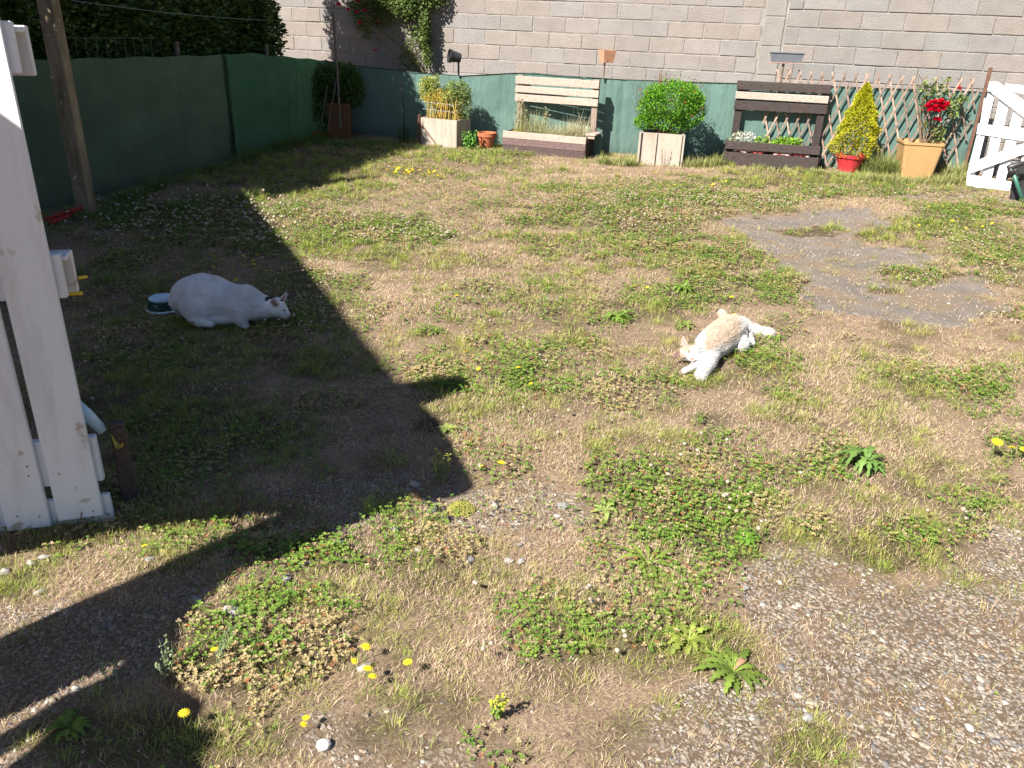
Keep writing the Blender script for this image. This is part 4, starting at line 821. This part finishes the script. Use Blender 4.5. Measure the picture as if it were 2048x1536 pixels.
# ------------------------------------------------------------ trellis
mb=MB(); zt=1.115; zb_=.02; du=.1315; kx=.36
for i in range(-5,23):
    u=6.24+i*du
    for sgn,yy in ((1,-.05),(-1,-.062)):
        x0_,z0_=u-sgn*.028*kx/.36*.6,zt+.028*1.2; x1_,z1_=u+sgn*(zt-zb_)*kx,zb_
        # clip to trellis width, ragged lower end
        lo,hi=6.02,8.45
        t0,t1=0.,1.
        dx=x1_-x0_
        for tt in np.linspace(0,1,60):
            xx=x0_+dx*tt
            if not(lo<=xx<=hi):
                if tt<.5 and ((dx>0 and xx<lo) or (dx<0 and xx>hi)): t0=tt
                else: t1=min(t1,tt)
        if i<0 and sgn<0: continue
        if x0_<lo-1e-6 and sgn<0: continue
        if t1-t0<.08: continue
        a=np.array([x0_+dx*t0,z0_+(z1_-z0_)*t0]); b=np.array([x0_+dx*t1,z0_+(z1_-z0_)*t1]); d=b-a; d/=np.linalg.norm(d); nn=np.array([-d[1],d[0]])*.0095
        j=random.uniform(-.003,.003); c_=random.choice([(1,1,1),(1.3,1.2,1.15),(.8,.8,.8),(1.7,1.55,1.5)])
        mb.slab(MFr,[tuple(a-nn),tuple(a+nn),tuple(b+nn+[j,0]),tuple(b-nn+[j,0])],yy,yy+.009,c_)
tag(part('trellis',mb,M['slat'],loc=tuple(MFr(7.2,-.05,0))),'expanding brown wooden trellis in front of the netting','trellis')
# ------------------------------------------------------------ red pot with conifer
g0=G(1696,341); rc=(g0[0],g0[1],0)
pot(rc,.178,.115,.205,M['redpl'],'red_pot','red plastic pot holding the golden conifer',.04)
con=thing('golden_conifer','cone shaped golden yellow conifer in the red pot','conifer',(rc[0],rc[1],.17))
A=Acc()
apex=np.array([rc[0]+.01,rc[1]+.02,1.03])
n=17000; tt=U(0,1,n)**.75; ang=U(0,2*pi,n); rr=np.interp(tt,[0,.08,.35,.6,.8,.93,1],[.215,.25,.235,.165,.095,.05,.005])
lump=.45+1.05*fbm(np.cos(ang)*1.6+5,np.sin(ang)*1.6+tt*8,601,3,1.6); rad=rr*lump*U(.62,1,n)**.5
ctr=np.array([rc[0],rc[1],.17])[None]+(apex-np.array([rc[0]-.02,rc[1],.17]))[None]*tt[:,None]
pt=ctr+np.stack([np.cos(ang)*rad,np.sin(ang)*rad,U(-.01,.01,n)],1); nr=np.stack([np.cos(ang),np.sin(ang),np.full(n,.9)],1)
cols=mixc((.30,.34,.02),(.68,.64,.03),np.clip(.15+.6*lump/1.1+U(-.3,.3,n)-.25,0,1))
A.add(*cloud(None,pt,.024,cols,up=.6,asp=.5,nrm=nr)); A.build('foliage',M['veg'],parent=con)
mb=MB(); mb.tube([(rc[0],rc[1],.15),tuple(apex-[0,0,.1])],[.02,.004],6,(.5,.4,.3)); part('trunk',mb,M['stick'],con)
# ------------------------------------------------------------ ochre planter and rose
B3=Fr((4.63,10.07),-10)
t=thing('ochre_planter','ochre yellow tapered plastic planter holding the red rose','planter',tuple(B3(.24,.2,0)))
mb=MB(); w_,h_=.465,.42; f_=.055; d_=.42
V=[]
for x0_,y0_,z_,r_ in ((f_,f_*.6,0,.03),(0.004,.004,h_-.03,.04),(-.006,-.006,h_-.028,.04),(-.006,-.006,h_,.04),(.018,.018,h_,.035),(.03,.03,h_-.06,.03)):
    X0,X1,Y0,Y1=x0_,w_-x0_,y0_,d_-y0_
    for cx,cy,a0_ in ((X1-r_,Y0+r_,-90),(X1-r_,Y1-r_,0),(X0+r_,Y1-r_,90),(X0+r_,Y0+r_,180)):
        for k in range(5): a=R(a0_+k*22.5); V.append(B3(cx+r_*cos(a),cy+r_*sin(a),z_))
nn=20; Fs=[(i*nn+k,i*nn+(k+1)%nn,(i+1)*nn+(k+1)%nn,(i+1)*nn+k) for i in range(5) for k in range(nn)]+[tuple(range(nn-1,-1,-1)),tuple(range(5*nn,6*nn))]
mb.add(V,Fs); part('body',mb,M['ochre'],t)
mb=MB(); mb.box(B3,.035,w_-.035,.035,d_-.035,h_-.055,h_-.04,WH,0,.003); part('soil',mb,M['soil'],t)
rs=thing('rose_bush','rose bush with large crimson bloom cluster in the ochre planter','rose',tuple(B3(.23,.2,.4)))
def rp(u,v,y=.2): x_,z_=B3.px(u,v,y); return B3(x_,y,z_)
mb=MB()
for s_ in ([(1845,287),(1850,250),(1842,190),(1845,165)],[(1850,287),(1858,250),(1872,218)],[(1855,287),(1880,230),(1905,190),(1917,178)],[(1843,287),(1840,230),(1850,170),(1838,150)],[(1853,287),(1870,265),(1877,243)],[(1848,287),(1846,255),(1860,200),(1870,170)],[(1840,287),(1838,240),(1835,200),(1838,148)],[(1850,287),(1895,235),(1912,215)]):
    mb.tube([rp(u,v,.2+random.uniform(-.04,.04)) for u,v in s_],list(np.linspace(.007,.003,len(s_))),6,(.9,.8,.6))
part('stems',mb,M['stick'],rs)
A=Acc()
for u,v,ru,nn in ((1862,178,17,110),(1850,200,12,30),(1885,180,14,50),(1910,205,15,120),(1905,225,12,60),(1880,262,14,60),(1872,275,12,40),(1893,160,8,20),(1845,172,8,24),(1855,245,9,16),(1925,195,8,30)):
    p_,d_=ell(nn,rp(u,v),(ru/160.,.08,ru/160.),0,.2,u); A.add(*cloud(None,p_,.045,ccol(nn,(.08,.16,.04),(.26,.30,.10),.3),up=-.1,asp=.6))
A.build('leaves',M['veg'],parent=rs)
mb=MB()
for u,v in ((1855,214),(1862,207),(1870,215),(1880,210),(1890,213),(1866,222),(1876,224),(1886,220),(1870,206),(1882,204),(1893,210),(1858,222),(1875,215),(1862,216),(1885,214)): bloom(mb,rp(u,v,.10+random.uniform(-.03,.03)),.045,(.66,.006,.04))
part('bloom_cluster',mb,M['petal'],rs)
for u,v,r_ in ((1877,241,.042),(1870,240,.035),(1918,178,.032)):
    mb=MB(); bloom(mb,rp(u,v,.14),r_,(.62,.01,.05)); bloom(mb,rp(u+2,v+1,.13),r_*.7,(.62,.01,.05)); part('bloom',mb,M['petal'],rs)
# ------------------------------------------------------------ right white gate, leaning
GF=Fr((5.28,9.65),-24,10)
t=thing('picket_gate','white painted picket gate with diagonal braces leaning at the right edge','gate',(5.6,9.5,0))
def zz6(x,y): return (1900+x/5.12,130+y/5.12)
def gpoly(L,y0,y1,name,col=WH,ext=0):
    P_=[list(GF.px(*zz6(*q),y0)) for q in L]
    mb=MB(); mb.slab(GF,P_,y0,y1,col); return part(name,mb,M['wood_white'],t)
gpoly([(175,1118),(168,1232),(605,1318),(630,1195)],-.02,0,'bottom_rail')
gpoly([(290,600),(272,705),(1100,830),(1100,690)],-.02,0,'middle_rail')
gpoly([(195,1005),(200,1112),(1100,790),(1100,680)],-.044,-.022,'brace')
gpoly([(405,170),(385,250),(1100,790),(1100,610),(490,172)],-.044,-.022,'brace')
for a,b,c_,d__ in (((388,285),(455,320),(255,1130),(175,1118)),((505,350),(597,430),(425,1160),(330,1150)),((650,480),(745,545),(560,1200),(468,1185)),((800,560),(900,610),(780,1240),(690,1215)),((960,640),(1060,690),(950,1270),(860,1250))):
    gpoly([a,b,c_,d__],.002,.022,'picket')
gpoly([(290,720),(350,340),(380,340),(250,960),(175,1120)],.024,.07,'side_post',(.75,.7,.66))
mb=MB()
P_=[list(GF.px(*zz6(*q),.12)) for q in ((565,192),(1100,240),(1100,370),(590,262))]; mb.slab(GF,P_,.12,.14)
tag(part('white_board',mb,M['wood_white'],loc=tuple(GF(.5,.12,1.))),'white painted board behind the top of the leaning picket gate','board')
gf2=Fr(tuple(GF(-.03,.14,0)),-20)
mb=MB(); a=MFr(8.50,-.05,0); mb.box(Fr((a[0],a[1]),-12),0,.035,0,.035,0,1.28,WH,.003,.002); tag(part('fence_stake',mb,M['rust'],loc=tuple(a)),'rusty brown stake at the right end of the netting','stake')
mb=MB(); 
wf=Fr((5.45,10.0),-15,6)
for i in range(12): mb.tube([wf(i*.1,.0,.05),wf(i*.1,.0,.95)],.0022,4)
for i in range(7): mb.tube([wf(0,.003,.05+i*.15),wf(1.15,.003,.05+i*.15)],.0022,4)
tag(part('wire_panel',mb,M['wire'],loc=tuple(wf.o)),'grey wire mesh panel behind the picket gate','wire mesh')
# green tube frame with black grip
tf=thing('tube_frame','green tube with a black plastic grip before the picket gate','garden tool',tuple(G(2043,418)))
HF=Fr((5.30,8.75),-15)
def hp(x,y,o=0): u,v=zz6(x,y); a,b=HF.px(u,v,o); return HF(a,o,b)
mb=MB(); mb.tube([hp(650,1110),hp(700,1260),hp(790,1510)],.02,12); part('tube',mb,M['green_metal'],tf,smooth=True)
mb=MB(); mb.tube([hp(585,1035),hp(600,1045),hp(640,1040),hp(720,1010),hp(790,1000)],[.012,.028,.034,.026,.02],12); mb.tube([hp(612,1060),hp(652,1120)],[.03,.024],10); part('grip',mb,M['blackpl'],tf,smooth=True)
mb=MB(); mb.tube([hp(680,1080,.02),hp(715,1110,.02),hp(690,1160,.02),hp(660,1130,.02)],.008,6); part('clip',mb,M['blackpl'],tf)
P_=[HF.px(*zz6(*q),.15) for q in ((640,1190),(700,1010),(1000,1060),(1000,1600),(780,1480),(690,1400),(610,1390))]
mb=MB(); mb.slab(HF,P_,.15,.17); part('side_panel',mb,M['blackpl'],tf)
# ------------------------------------------------------------ left white pallet gate
WG=Fr((-1.36,2.29),17)
t=thing('pallet_gate','white painted pallet wood gate standing open close by at left','gate',(-1.8,2.2,0))
wm=M['wood_white']
def wb(x0,x1,y0,y1,z0,z1,name,col=WH,j=.0015): mb=MB(); mb.box(WG,x0,x1,y0,y1,z0,z1,col,.003,j); return part(name,mb,wm,t)
xp=-.017
for i in range(8):
    x1_=xp-i*.163; o=wb(x1_-(.139 if i!=1 else .131),x1_,-.018,0,.03-(i%2)*.018,1.585,'plank')
    mb=MB()
    for zz_ in (.06,.215,.245,.86,1.48):
        for dx_ in (.035,.10):
            if random.random()<.6: a=WG(x1_-dx_+random.uniform(-.01,.01),-.0185,zz_+random.uniform(-.01,.01)); mb.blob(a,.0035,(.1,.07,.05),1,.2,(1,.35,1))
    if mb.v: part('nail',mb,M['rust'],o)
wb(-1.3,.008,.002,.022,-.008,.10,'bottom_rail'); wb(-1.3,.0,.002,.03,.155,.322,'middle_rail',(.97,.97,.97))
for z0_,z1_ in ((.80,.935),(1.435,1.565)):
    wb(-1.3,.004,.002,.024,z0_,z1_,'rail'); wb(-1.3,.018,.085,.105,z0_-.01,z1_-.012,'back_rail',(.95,.93,.9)); wb(-.05,-.015,.026,.083,z0_+.02,z1_-.03,'spacer',(.3,.25,.2))
    wb(-1.3,.016,.026,.083,z1_-.028,z1_-.014,'rail_cap')
mb=MB(); a=WG(.02,.11,.785); mb.tube([WG(-.02,.10,.783),WG(.024,.105,.781)],.006,6); mb.tube([WG(.02,.108,.83),WG(.045,.112,.832)],.005,6); part('strap',mb,M['yellow'],t)
mb=MB(); mb.tube([WG(-.082,-.02,.055),WG(-.088,-.024,.03),WG(-.083,-.02,.005)],.0016,4,(.2,.15,.15)); part('wire_tie',mb,M['rust'],t)
mb=MB(); q=[WG(*(lambda a:(a[0],.12,a[1]))(WG.px(u,v,.12))) for u,v in ((140,800),(175,832),(206,862))]; mb.tube(q,[.022,.022,.018],12); tag(part('white_tube',mb,M['enamel'],loc=tuple(q[1]),smooth=True),'short white rounded plastic tube sticking out behind the gate','tube')
SF=Fr(tuple(G(262,1010)[:2]),17); sx0,_=SF.px(250,900,0); sx1,_=SF.px(270,1000,0)
mb=MB(); mb.box(Fr(tuple(G(262,1000)[:2]),25),-.025,.025,-.01,.03,-.05,.31,(1.6,1.5,1.3),.004,.004); tag(part('short_stake',mb,M['wood_dark'],loc=tuple(G(262,1000))),'short dark brown stake in the shade beside the white gate','stake')
mb=MB(); c_=WG(*(lambda a:(a[0],.10,a[1]))(WG.px(222,868,.10))); leaf_strip(mb,c_,R(-30),.06,.011,-.9,(.50,.36,.06),0); tag(part('yellow_leaf',mb,M['veg'],loc=tuple(c_)),'withered yellow leaf hanging beside the white gate','leaf')
# ------------------------------------------------------------ food bowl
g0=G(328,620); bc=(g0[0],g0[1],.004)
t=thing('pet_bowl','dark green round food bowl with white rim behind the white cat','bowl',bc)
mb=MB(); mb.lathe(bc,[(.088,.012),(.073,.066)],40); part('band',mb,M['glaze'],t,smooth=True)
mb=MB(); mb.lathe(bc,[(.096,.0),(.098,.008),(.089,.014),(.080,.012)],40); part('foot_ring',mb,M['enamel'],t,smooth=True)
mb=MB(); mb.lathe(bc,[(.0735,.064),(.0745,.074),(.070,.077),(.064,.06),(.04,.03),(.001,.026)],40); part('inside',mb,M['enamel'],t,smooth=True)
mb=MB(); bf=Fr((bc[0],bc[1],bc[2]),0)
for row,(z_,n_) in enumerate(((.045,10),(.030,11))):
    for k in range(n_):
        if random.random()<.12: continue
        a=R(-118+k*5.6); r_=.0885-(z_-.012)*.278+.0006; a2=a+R(3.6)
        h0=random.uniform(.004,.0085); mb.add([bf(r_*cos(a),r_*sin(a),z_),bf(r_*cos(a2),r_*sin(a2),z_),bf((r_-.002)*cos(a2),(r_-.002)*sin(a2),z_+h0),bf((r_-.002)*cos(a),(r_-.002)*sin(a),z_+h0)],[(0,1,2,3)])
part('lettering',mb,M['text'],t)
# ------------------------------------------------------------ cats
def grow(prims,voxel,smooth):
    """one continuous skin over ellipsoids and tapered limbs"""
    mb=MB()
    for p in prims:
        if p[0]=='e':
            _,c,r,rz=p[:4]; mb.blob(c,1,WH,3,0,r,rz)
        else:
            _,pts,rad=p; mb.tube(pts,rad,12)
            for q,r in zip(pts,rad): mb.blob(q,r,WH,2)
    me=bpy.data.meshes.new('tmp'); me.from_pydata(mb.v,[],mb.f); ob=bpy.data.objects.new('tmp',me); C.objects.link(ob)
    m=ob.modifiers.new('r','REMESH'); m.mode='VOXEL'; m.voxel_size=voxel
    m=ob.modifiers.new('s','SMOOTH'); m.factor=.5; m.iterations=smooth
    dg=bpy.context.evaluated_depsgraph_get(); ev=ob.evaluated_get(dg); m2=bpy.data.meshes.new_from_object(ev)
    bpy.data.objects.remove(ob)
    V=np.zeros(len(m2.vertices)*3); m2.vertices.foreach_get('co',V); V=V.reshape(-1,3)
    Nn=np.zeros(len(m2.vertices)*3); m2.vertices.foreach_get('normal',Nn); Nn=Nn.reshape(-1,3)
    m2.calc_loop_triangles(); T=np.zeros(len(m2.loop_triangles)*3,np.int32); m2.loop_triangles.foreach_get('vertices',T); T=T.reshape(-1,3)
    return V,Nn,T
def furred(name,prims,voxel,smooth,colf,flow,parent,nh,hl,extra=None):
    V,Nn,T=grow(prims,voxel,smooth); col=colf(V,Nn)
    a=V[T[:,1]]-V[T[:,0]];b=V[T[:,2]]-V[T[:,0]]; ar=np.linalg.norm(np.cross(a,b),axis=1); cdf=np.cumsum(ar)/ar.sum()
    i=np.searchsorted(cdf,U(0,1,nh)).clip(0,len(T)-1); w_=rng.dirichlet((1,1,1),nh); t=T[i]
    p=(V[t]*w_[:,:,None]).sum(1); nn=(Nn[t]*w_[:,:,None]).sum(1); nn/=np.linalg.norm(nn,axis=1)[:,None]+1e-9
    keep=p[:,2]>.006; p,nn=p[keep],nn[keep]; nh=len(p)
    f=flow(p); f=f-nn*(f*nn).sum(1)[:,None]; d=f*.9+nn*.34+rng.normal(0,.15,(nh,3)); d/=np.linalg.norm(d,axis=1)[:,None]
    s=np.cross(d,nn); s/=np.linalg.norm(s,axis=1)[:,None]+1e-9; L_=hl(p)[:,None]*U(.6,1.3,(nh,1)); w=L_*.075
    cf=colf(p,nn)*U(.80,1.08,(nh,1))
    q=p-nn*.001
    Vf=np.stack([q-s*w,q+s*w,q+d*L_],1).reshape(-1,3); Tf=np.arange(nh*3).reshape(-1,3)+len(V)
    VV=np.concatenate([V,Vf]); TT=np.concatenate([T,Tf]); CC=np.concatenate([col,np.repeat(cf,3,0)])
    o=nmesh(name,VV,TT,CC,M['fur'],parent)
    sm=np.zeros(len(TT),bool); sm[:len(T)]=True; o.data.polygons.foreach_set('use_smooth',sm); return o
# white cat: crouching side-on in the shade, head low, stalking to the right
CFm=Fr((0,4.27),3)
def c1(u,v,y=0): x_,z_=CFm.px(u,v,y); return CFm(x_,y,z_)
def e(u,v,rx,rz,ry,y=0,tilt=0): k=1600/4.72; return ('e',c1(u,v,y),(rx/k,ry,rz/k),R(3))
pr=[('t',[c1(364,600),c1(382,592),c1(403,591),c1(426,595),c1(450,601),c1(474,606),c1(495,609),c1(515,612),c1(536,615)],[.066,.106,.124,.121,.106,.098,.090,.074,.062]),
    e(550,614,20,19.5,.060,-.01),e(562,621,13,12,.042,-.012),('t',[c1(560,622,-.015),c1(574,628,-.02)],[.032,.020]),e(568,631,9,6.5,.022,-.02),
    # haunch and feet
    ('t',[c1(478,588,-.02),c1(492,592,-.02),c1(508,603,-.02)],[.052,.064,.062]),e(391,615,27,28,.05,-.095),('t',[c1(388,632,-.10),c1(400,643,-.12),c1(422,648,-.13)],[.040,.030,.018]),
    ('t',[c1(478,615,-.06),c1(480,634,-.07),c1(484,646,-.07),c1(492,652,-.08)],[.060,.045,.026,.018]),e(440,628,60,17,.10),
    ('t',[c1(500,615,.05),c1(512,634,.05),c1(520,644,.03)],[.04,.026,.019]),
    ('t',[c1(352,585,.04),c1(348,606,.05),c1(362,628,.10)],[.028,.026,.018])]
head1=c1(549,614,-.01)
def c1col(V,N_):
    c=np.tile((.86,.85,.86),(len(V),1)); px,py=P(V[:,0],V[:,1],V[:,2])
    near=V[:,1]<4.4
    n_=fbm(px*.03,py*.03,701,3,1.); c*= (.80+.34*n_)[:,None]
    blk=(((px-541)/11)**2+((py-595.5-(px-541)*-.12)/3.0)**2<1)|(((px-533.5)/3)**2+((py-599)/4)**2<1)|(((px-565.5)/5)**2+((py-600.5)/2.)**2<1)
    c[blk]=(.03,.028,.03)
    fp=np.clip(1-np.sqrt(((px-574)/13)**2+((py-626)/11)**2),0,1)[:,None]; c=c*(1-fp*.5)+np.array((.62,.47,.43))*fp*.5
    pk=((px-551)/7)**2+((py-607)/8)**2<1; c[pk&~blk]=(.50,.33,.31)
    ns=((px-582)/2.5)**2+((py-629)/2)**2<1; c[ns]=(.25,.13,.12)
    return c
cat=thing('cat','white cat with a black mark on its head crouching in the shade','cat',tuple(c1(450,648)))
def fl1(p): f=np.tile(CFm.x*-1.,(len(p),1)); f[:,2]-=.45; return f
ob=furred('body',pr,.0065,5,c1col,fl1,cat,80000,lambda p:np.where(p[:,0]>head1[0]-.03,.006,.012))
def ear(parent,base,tip,wv,m,inner=None,outc=(.66,.62,.60)):
    base=np.array(base);tip=np.array(tip);wv=np.array(wv,float); fw=np.cross(wv,tip-base); fw/=np.linalg.norm(fw)
    mb=MB(); th=.008
    L_=[base-wv,base-wv*.75+(tip-base)*.45,tip,base+wv*.75+(tip-base)*.45,base+wv]
    bk=[q+fw*th for q in L_[:2]]+[tip+fw*.002]+[q+fw*th for q in L_[3:]]; mid=base+fw*th*1.4+(tip-base)*.1
    V=L_+bk; n=5; Fs=[tuple(range(n)),tuple(range(2*n-1,n-1,-1))]+[(i,i+1,i+1+n,i+n) for i in range(n-1)]
    mb.add(V,Fs,outc); o=part('ear',mb,M['fur'],parent)
    L2=[base+(q-base)*.78-fw*.0015*np.sign(np.dot(fw,np.array([0,0,CAMH])-base))*-1 for q in L_]
    m2=MB(); m2.slab(W0,[],0,0) if False else None
    s=np.sign(np.dot(fw,np.array([0,0,CAMH])-base)); off=fw*(.0015+ (th if s>0 else 0))*s
    m2=MB(); m2.add([base+(q-base)*.72+off for q in L_],[tuple(range(n))],(.52,.30,.27)); part('inner_ear',m2,M['fur'],o); return o
ear(cat,c1(563,601,.02),c1(573,583,.03),(CFm.x*.021+np.array([0,.008,0])),None)
ear(cat,c1(550,607,-.055),c1(548,594,-.075),(CFm.x*.024+np.array([0,0,-.008])),None)
mb=MB(); q=c1(569,621,-.052); mb.blob(q,.0055,(.03,.035,.03),2); tag(part('eye',mb,M['blackpl'],cat),None)
mb=MB()
for k in range(5): mb.tube([c1(574,631,-.035),c1(570+k*3,642-k*2,-.09)],[.0006,.0003],3,(3,3,3))
part('whiskers',mb,M['stick'],cat)
# ginger and white cat lying on its side in the sun, belly to the right
def gz(u,v,z): return G(u,v,z)
def E2(u,v,z,r): return ('e',gz(u,v,z),r,R(38))
pr2=[('t',[gz(1410,700,.065),gz(1428,686,.075),gz(1447,672,.078),gz(1466,660,.072)],[.066,.082,.090,.080]),
     E2(1440,678,.06,(.13,.085,.078)),E2(1462,672,.055,(.09,.08,.07)),E2(1475,686,.045,(.06,.06,.045)),
     ('t',[gz(1405,703,.06),gz(1392,705,.062),gz(1384,706,.062)],[.058,.046,.044]),
     ('e',gz(1376,706,.058),(.050,.047,.044),R(30)),('t',[gz(1382,711,.058),gz(1390,719,.052)],[.026,.016]),('e',gz(1383,718,.045),(.022,.018,.014),0),
     # front legs
     ('t',[gz(1420,712,.045),gz(1416,728,.04),gz(1408,741,.035),gz(1402,750,.028)],[.045,.032,.026,.023]),
     ('t',[gz(1402,722,.04),gz(1388,733,.03),gz(1376,739,.024),gz(1369,742,.02)],[.032,.022,.018,.018]),
     # hind legs and tail
     ('t',[gz(1466,650,.06),gz(1484,650,.045),gz(1502,656,.032),gz(1520,661,.024),gz(1541,666,.018)],[.055,.042,.024,.018,.019]),
     ('t',[gz(1478,668,.05),gz(1494,676,.035),gz(1500,688,.022)],[.05,.03,.02]),
     ('t',[gz(1456,648,.05),gz(1450,636,.06),gz(1443,627,.065)],[.032,.022,.017])]
def c2col(V,N_):
    px,py=P(V[:,0],V[:,1],V[:,2]); wob=(fbm(px*.05,py*.05,711,3,1.)-.5)
    white=np.array((.60,.585,.575)); cream=np.array((.50,.39,.30))
    # distance below the spine line on the flank: back is ginger, belly white
    line=.62*(px-1400)+ (py-640)*1.0            # grows toward belly
    k=1-ss(58,84,line+wob*34-np.clip((px-1440),0,60)*.30); k*=ss(1398,1412,px+wob*16)*(py<735)*(py>626)
    k*=1-ss(1468,1492,px+wob*10)
    hk=(px<1392)&(py<725); h=np.where(hk,1-ss(3,9,((px-1366)*.45+(py-690)*.55)-6),0)
    h=np.maximum(h,np.where(hk,(1-ss(.6,1.1,np.sqrt(((px-1362)/14)**2+((py-708)/13)**2)))*.9,0))
    h*=1-np.where((np.abs((py-706)-(px-1368)*.9)<3)&(px>1362),.9,0)
    k=np.clip(np.maximum(k,h),0,1)*(.85+.3*fbm(px*.12,py*.12,715,2,1.)).clip(0,1)
    k=np.clip(k,0,1)
    c=white[None]*(1-k[:,None])+cream[None]*k[:,None]
    hd=(px<1398)&(py>680)&(py<735); c[hd]*=.80
    ns=((px-1385.5)/3.4)**2+((py-717.5)/2)**2<1; c[ns]=(.42,.17,.16)
    return c
cat2=thing('cat','cream and white cat lying on its side asleep in the sun','cat',tuple(G(1430,715)))
axis2=(gz(1470,655,.07)-gz(1400,705,.06)); axis2/=np.linalg.norm(axis2)
def fl2(p): f=np.tile(axis2,(len(p),1)); f[:,2]-=.4; return f
ob=furred('body',pr2,.0055,5,c2col,fl2,cat2,80000,lambda p:np.where(P(p[:,0],p[:,1],p[:,2])[0]<1392,.006,.020))
hx=gz(1376,706,.06)
ear(cat2,gz(1368,694,.085),gz(1365.5,671,.115),np.array([.022,.008,0]),None,outc=(.45,.32,.24))
ear(cat2,gz(1354,708,.055),gz(1340,710,.065),np.array([.006,.016,.016]),None,outc=(.45,.32,.24))
mb=MB()
for pts_ in ([(1377,700.5),(1378.5,703.5),(1377.5,706.5)],[(1366,716.5),(1370,715.5),(1374,716.)],[(1383,721.5),(1387,723),(1393,720.5)]):
    q=[]
    for u,v in pts_:
        # lay the closed lids just proud of the face
        d=ray(u,v); d/=np.linalg.norm(d); c_=np.array([0,0,CAMH]); best=None
        for cc_,rr_ in ((hx,.0485),):
            oc=c_-gz(1376,706,.058); b_=np.dot(oc,d); disc=b_*b_-(np.dot(oc,oc)-rr_**2)
            if disc>0: best=c_+d*(-b_-math.sqrt(disc))
        if best is None: best=gz(u,v,.06)
        q.append(best)
    mb.tube(q,.0026,5,(.30,.13,.12))
part('closed_eyes',mb,M['stick'],cat2)
mb=MB()
for k in range(5): mb.tube([gz(1385,720,.066),gz(1372+k*4,733-k,.05)],[.0005,.0003],3,(3.5,3.5,3.5))
part('whiskers',mb,M['stick'],cat2)
# ------------------------------------------------------------ unseen casters, added and shaped to throw the shadows
L3=np.array([cos(SAZ)*cos(SEL),sin(SAZ)*cos(SEL),-sin(SEL)])
def BP(u,v,xp): g0=G(u,v); t=(g0[0]-xp)/L3[0]; q=g0-L3*t; return q[1],q[2]
HX=-4.6; k1=BP(485,388,HX); k2=BP(800,780,HX)
hf=Fr((HX,0),90)            # x = world y, y = towards -x
ye=k2[0]; caster_low=k1[1]
mb=MB(); mb.slab(hf,[(k1[0],0),(k1[0],caster_low),(ye,k2[1]),(ye-.15,k2[1]+.07),(ye-.15,0)],.0,.25)  # added wall, its sloping top traced back from the shadow edge
hs=thing('shadow_caster','unseen added wall left of the yard shaped to cast the large shadow','shadow caster',(HX,ye,0)); part('caster_wall',mb,M['render'],hs)
mb=MB(); mb.slab(hf,[(k1[0]+.03,caster_low-.02),(k1[0]+.03,caster_low+.05),(ye-.15,k2[1]+.12),(ye-.15,k2[1]+.05)],.02,5.,(1,1,1)); part('caster_roof',mb,M['terracotta'],hs)  # added slab along the caster's sloping top
PX=-1.95; pf_=Fr((PX,0),90)
out=[(-260,1420),(0,1290),(140,1223),(314,1146),(453,1080),(593,1017),(500,1036),(380,1048),(235,1066),(100,1092),(0,1114),('a',2.0,.35),('a',2.0,1.9),(800,775),(880,840),(950,968),(935,985),(860,1005),(835,985),(800,1010),(700,1052),(576,1115),(488,1140),(408,1206),(370,1258),(363,1314),(370,1377),(412,1401),(398,1450),(450,1464),(412,1516),(430,1640),(-20,1700),(45,1536),(98,1496),(166,1430),(85,1470),(0,1518),(-260,1672),(-260,1652),(0,1489),(157,1392),(244,1352),(302,1298),(167,1362),(0,1446),(-260,1576)]
mb=MB(); pts_=[(q[1],q[2]) if q[0]=='a' else BP(q[0],q[1],PX) for q in out]; mb.slab(pf_,pts_,0,.03)  # added screen, outline follows the ground shadow back towards the sun
me_o=part('shadow_screen',mb,M['render'],loc=(PX,.5,0)); tag(me_o,'unseen added screen left of the camera cut to shape the near shadows','porch')
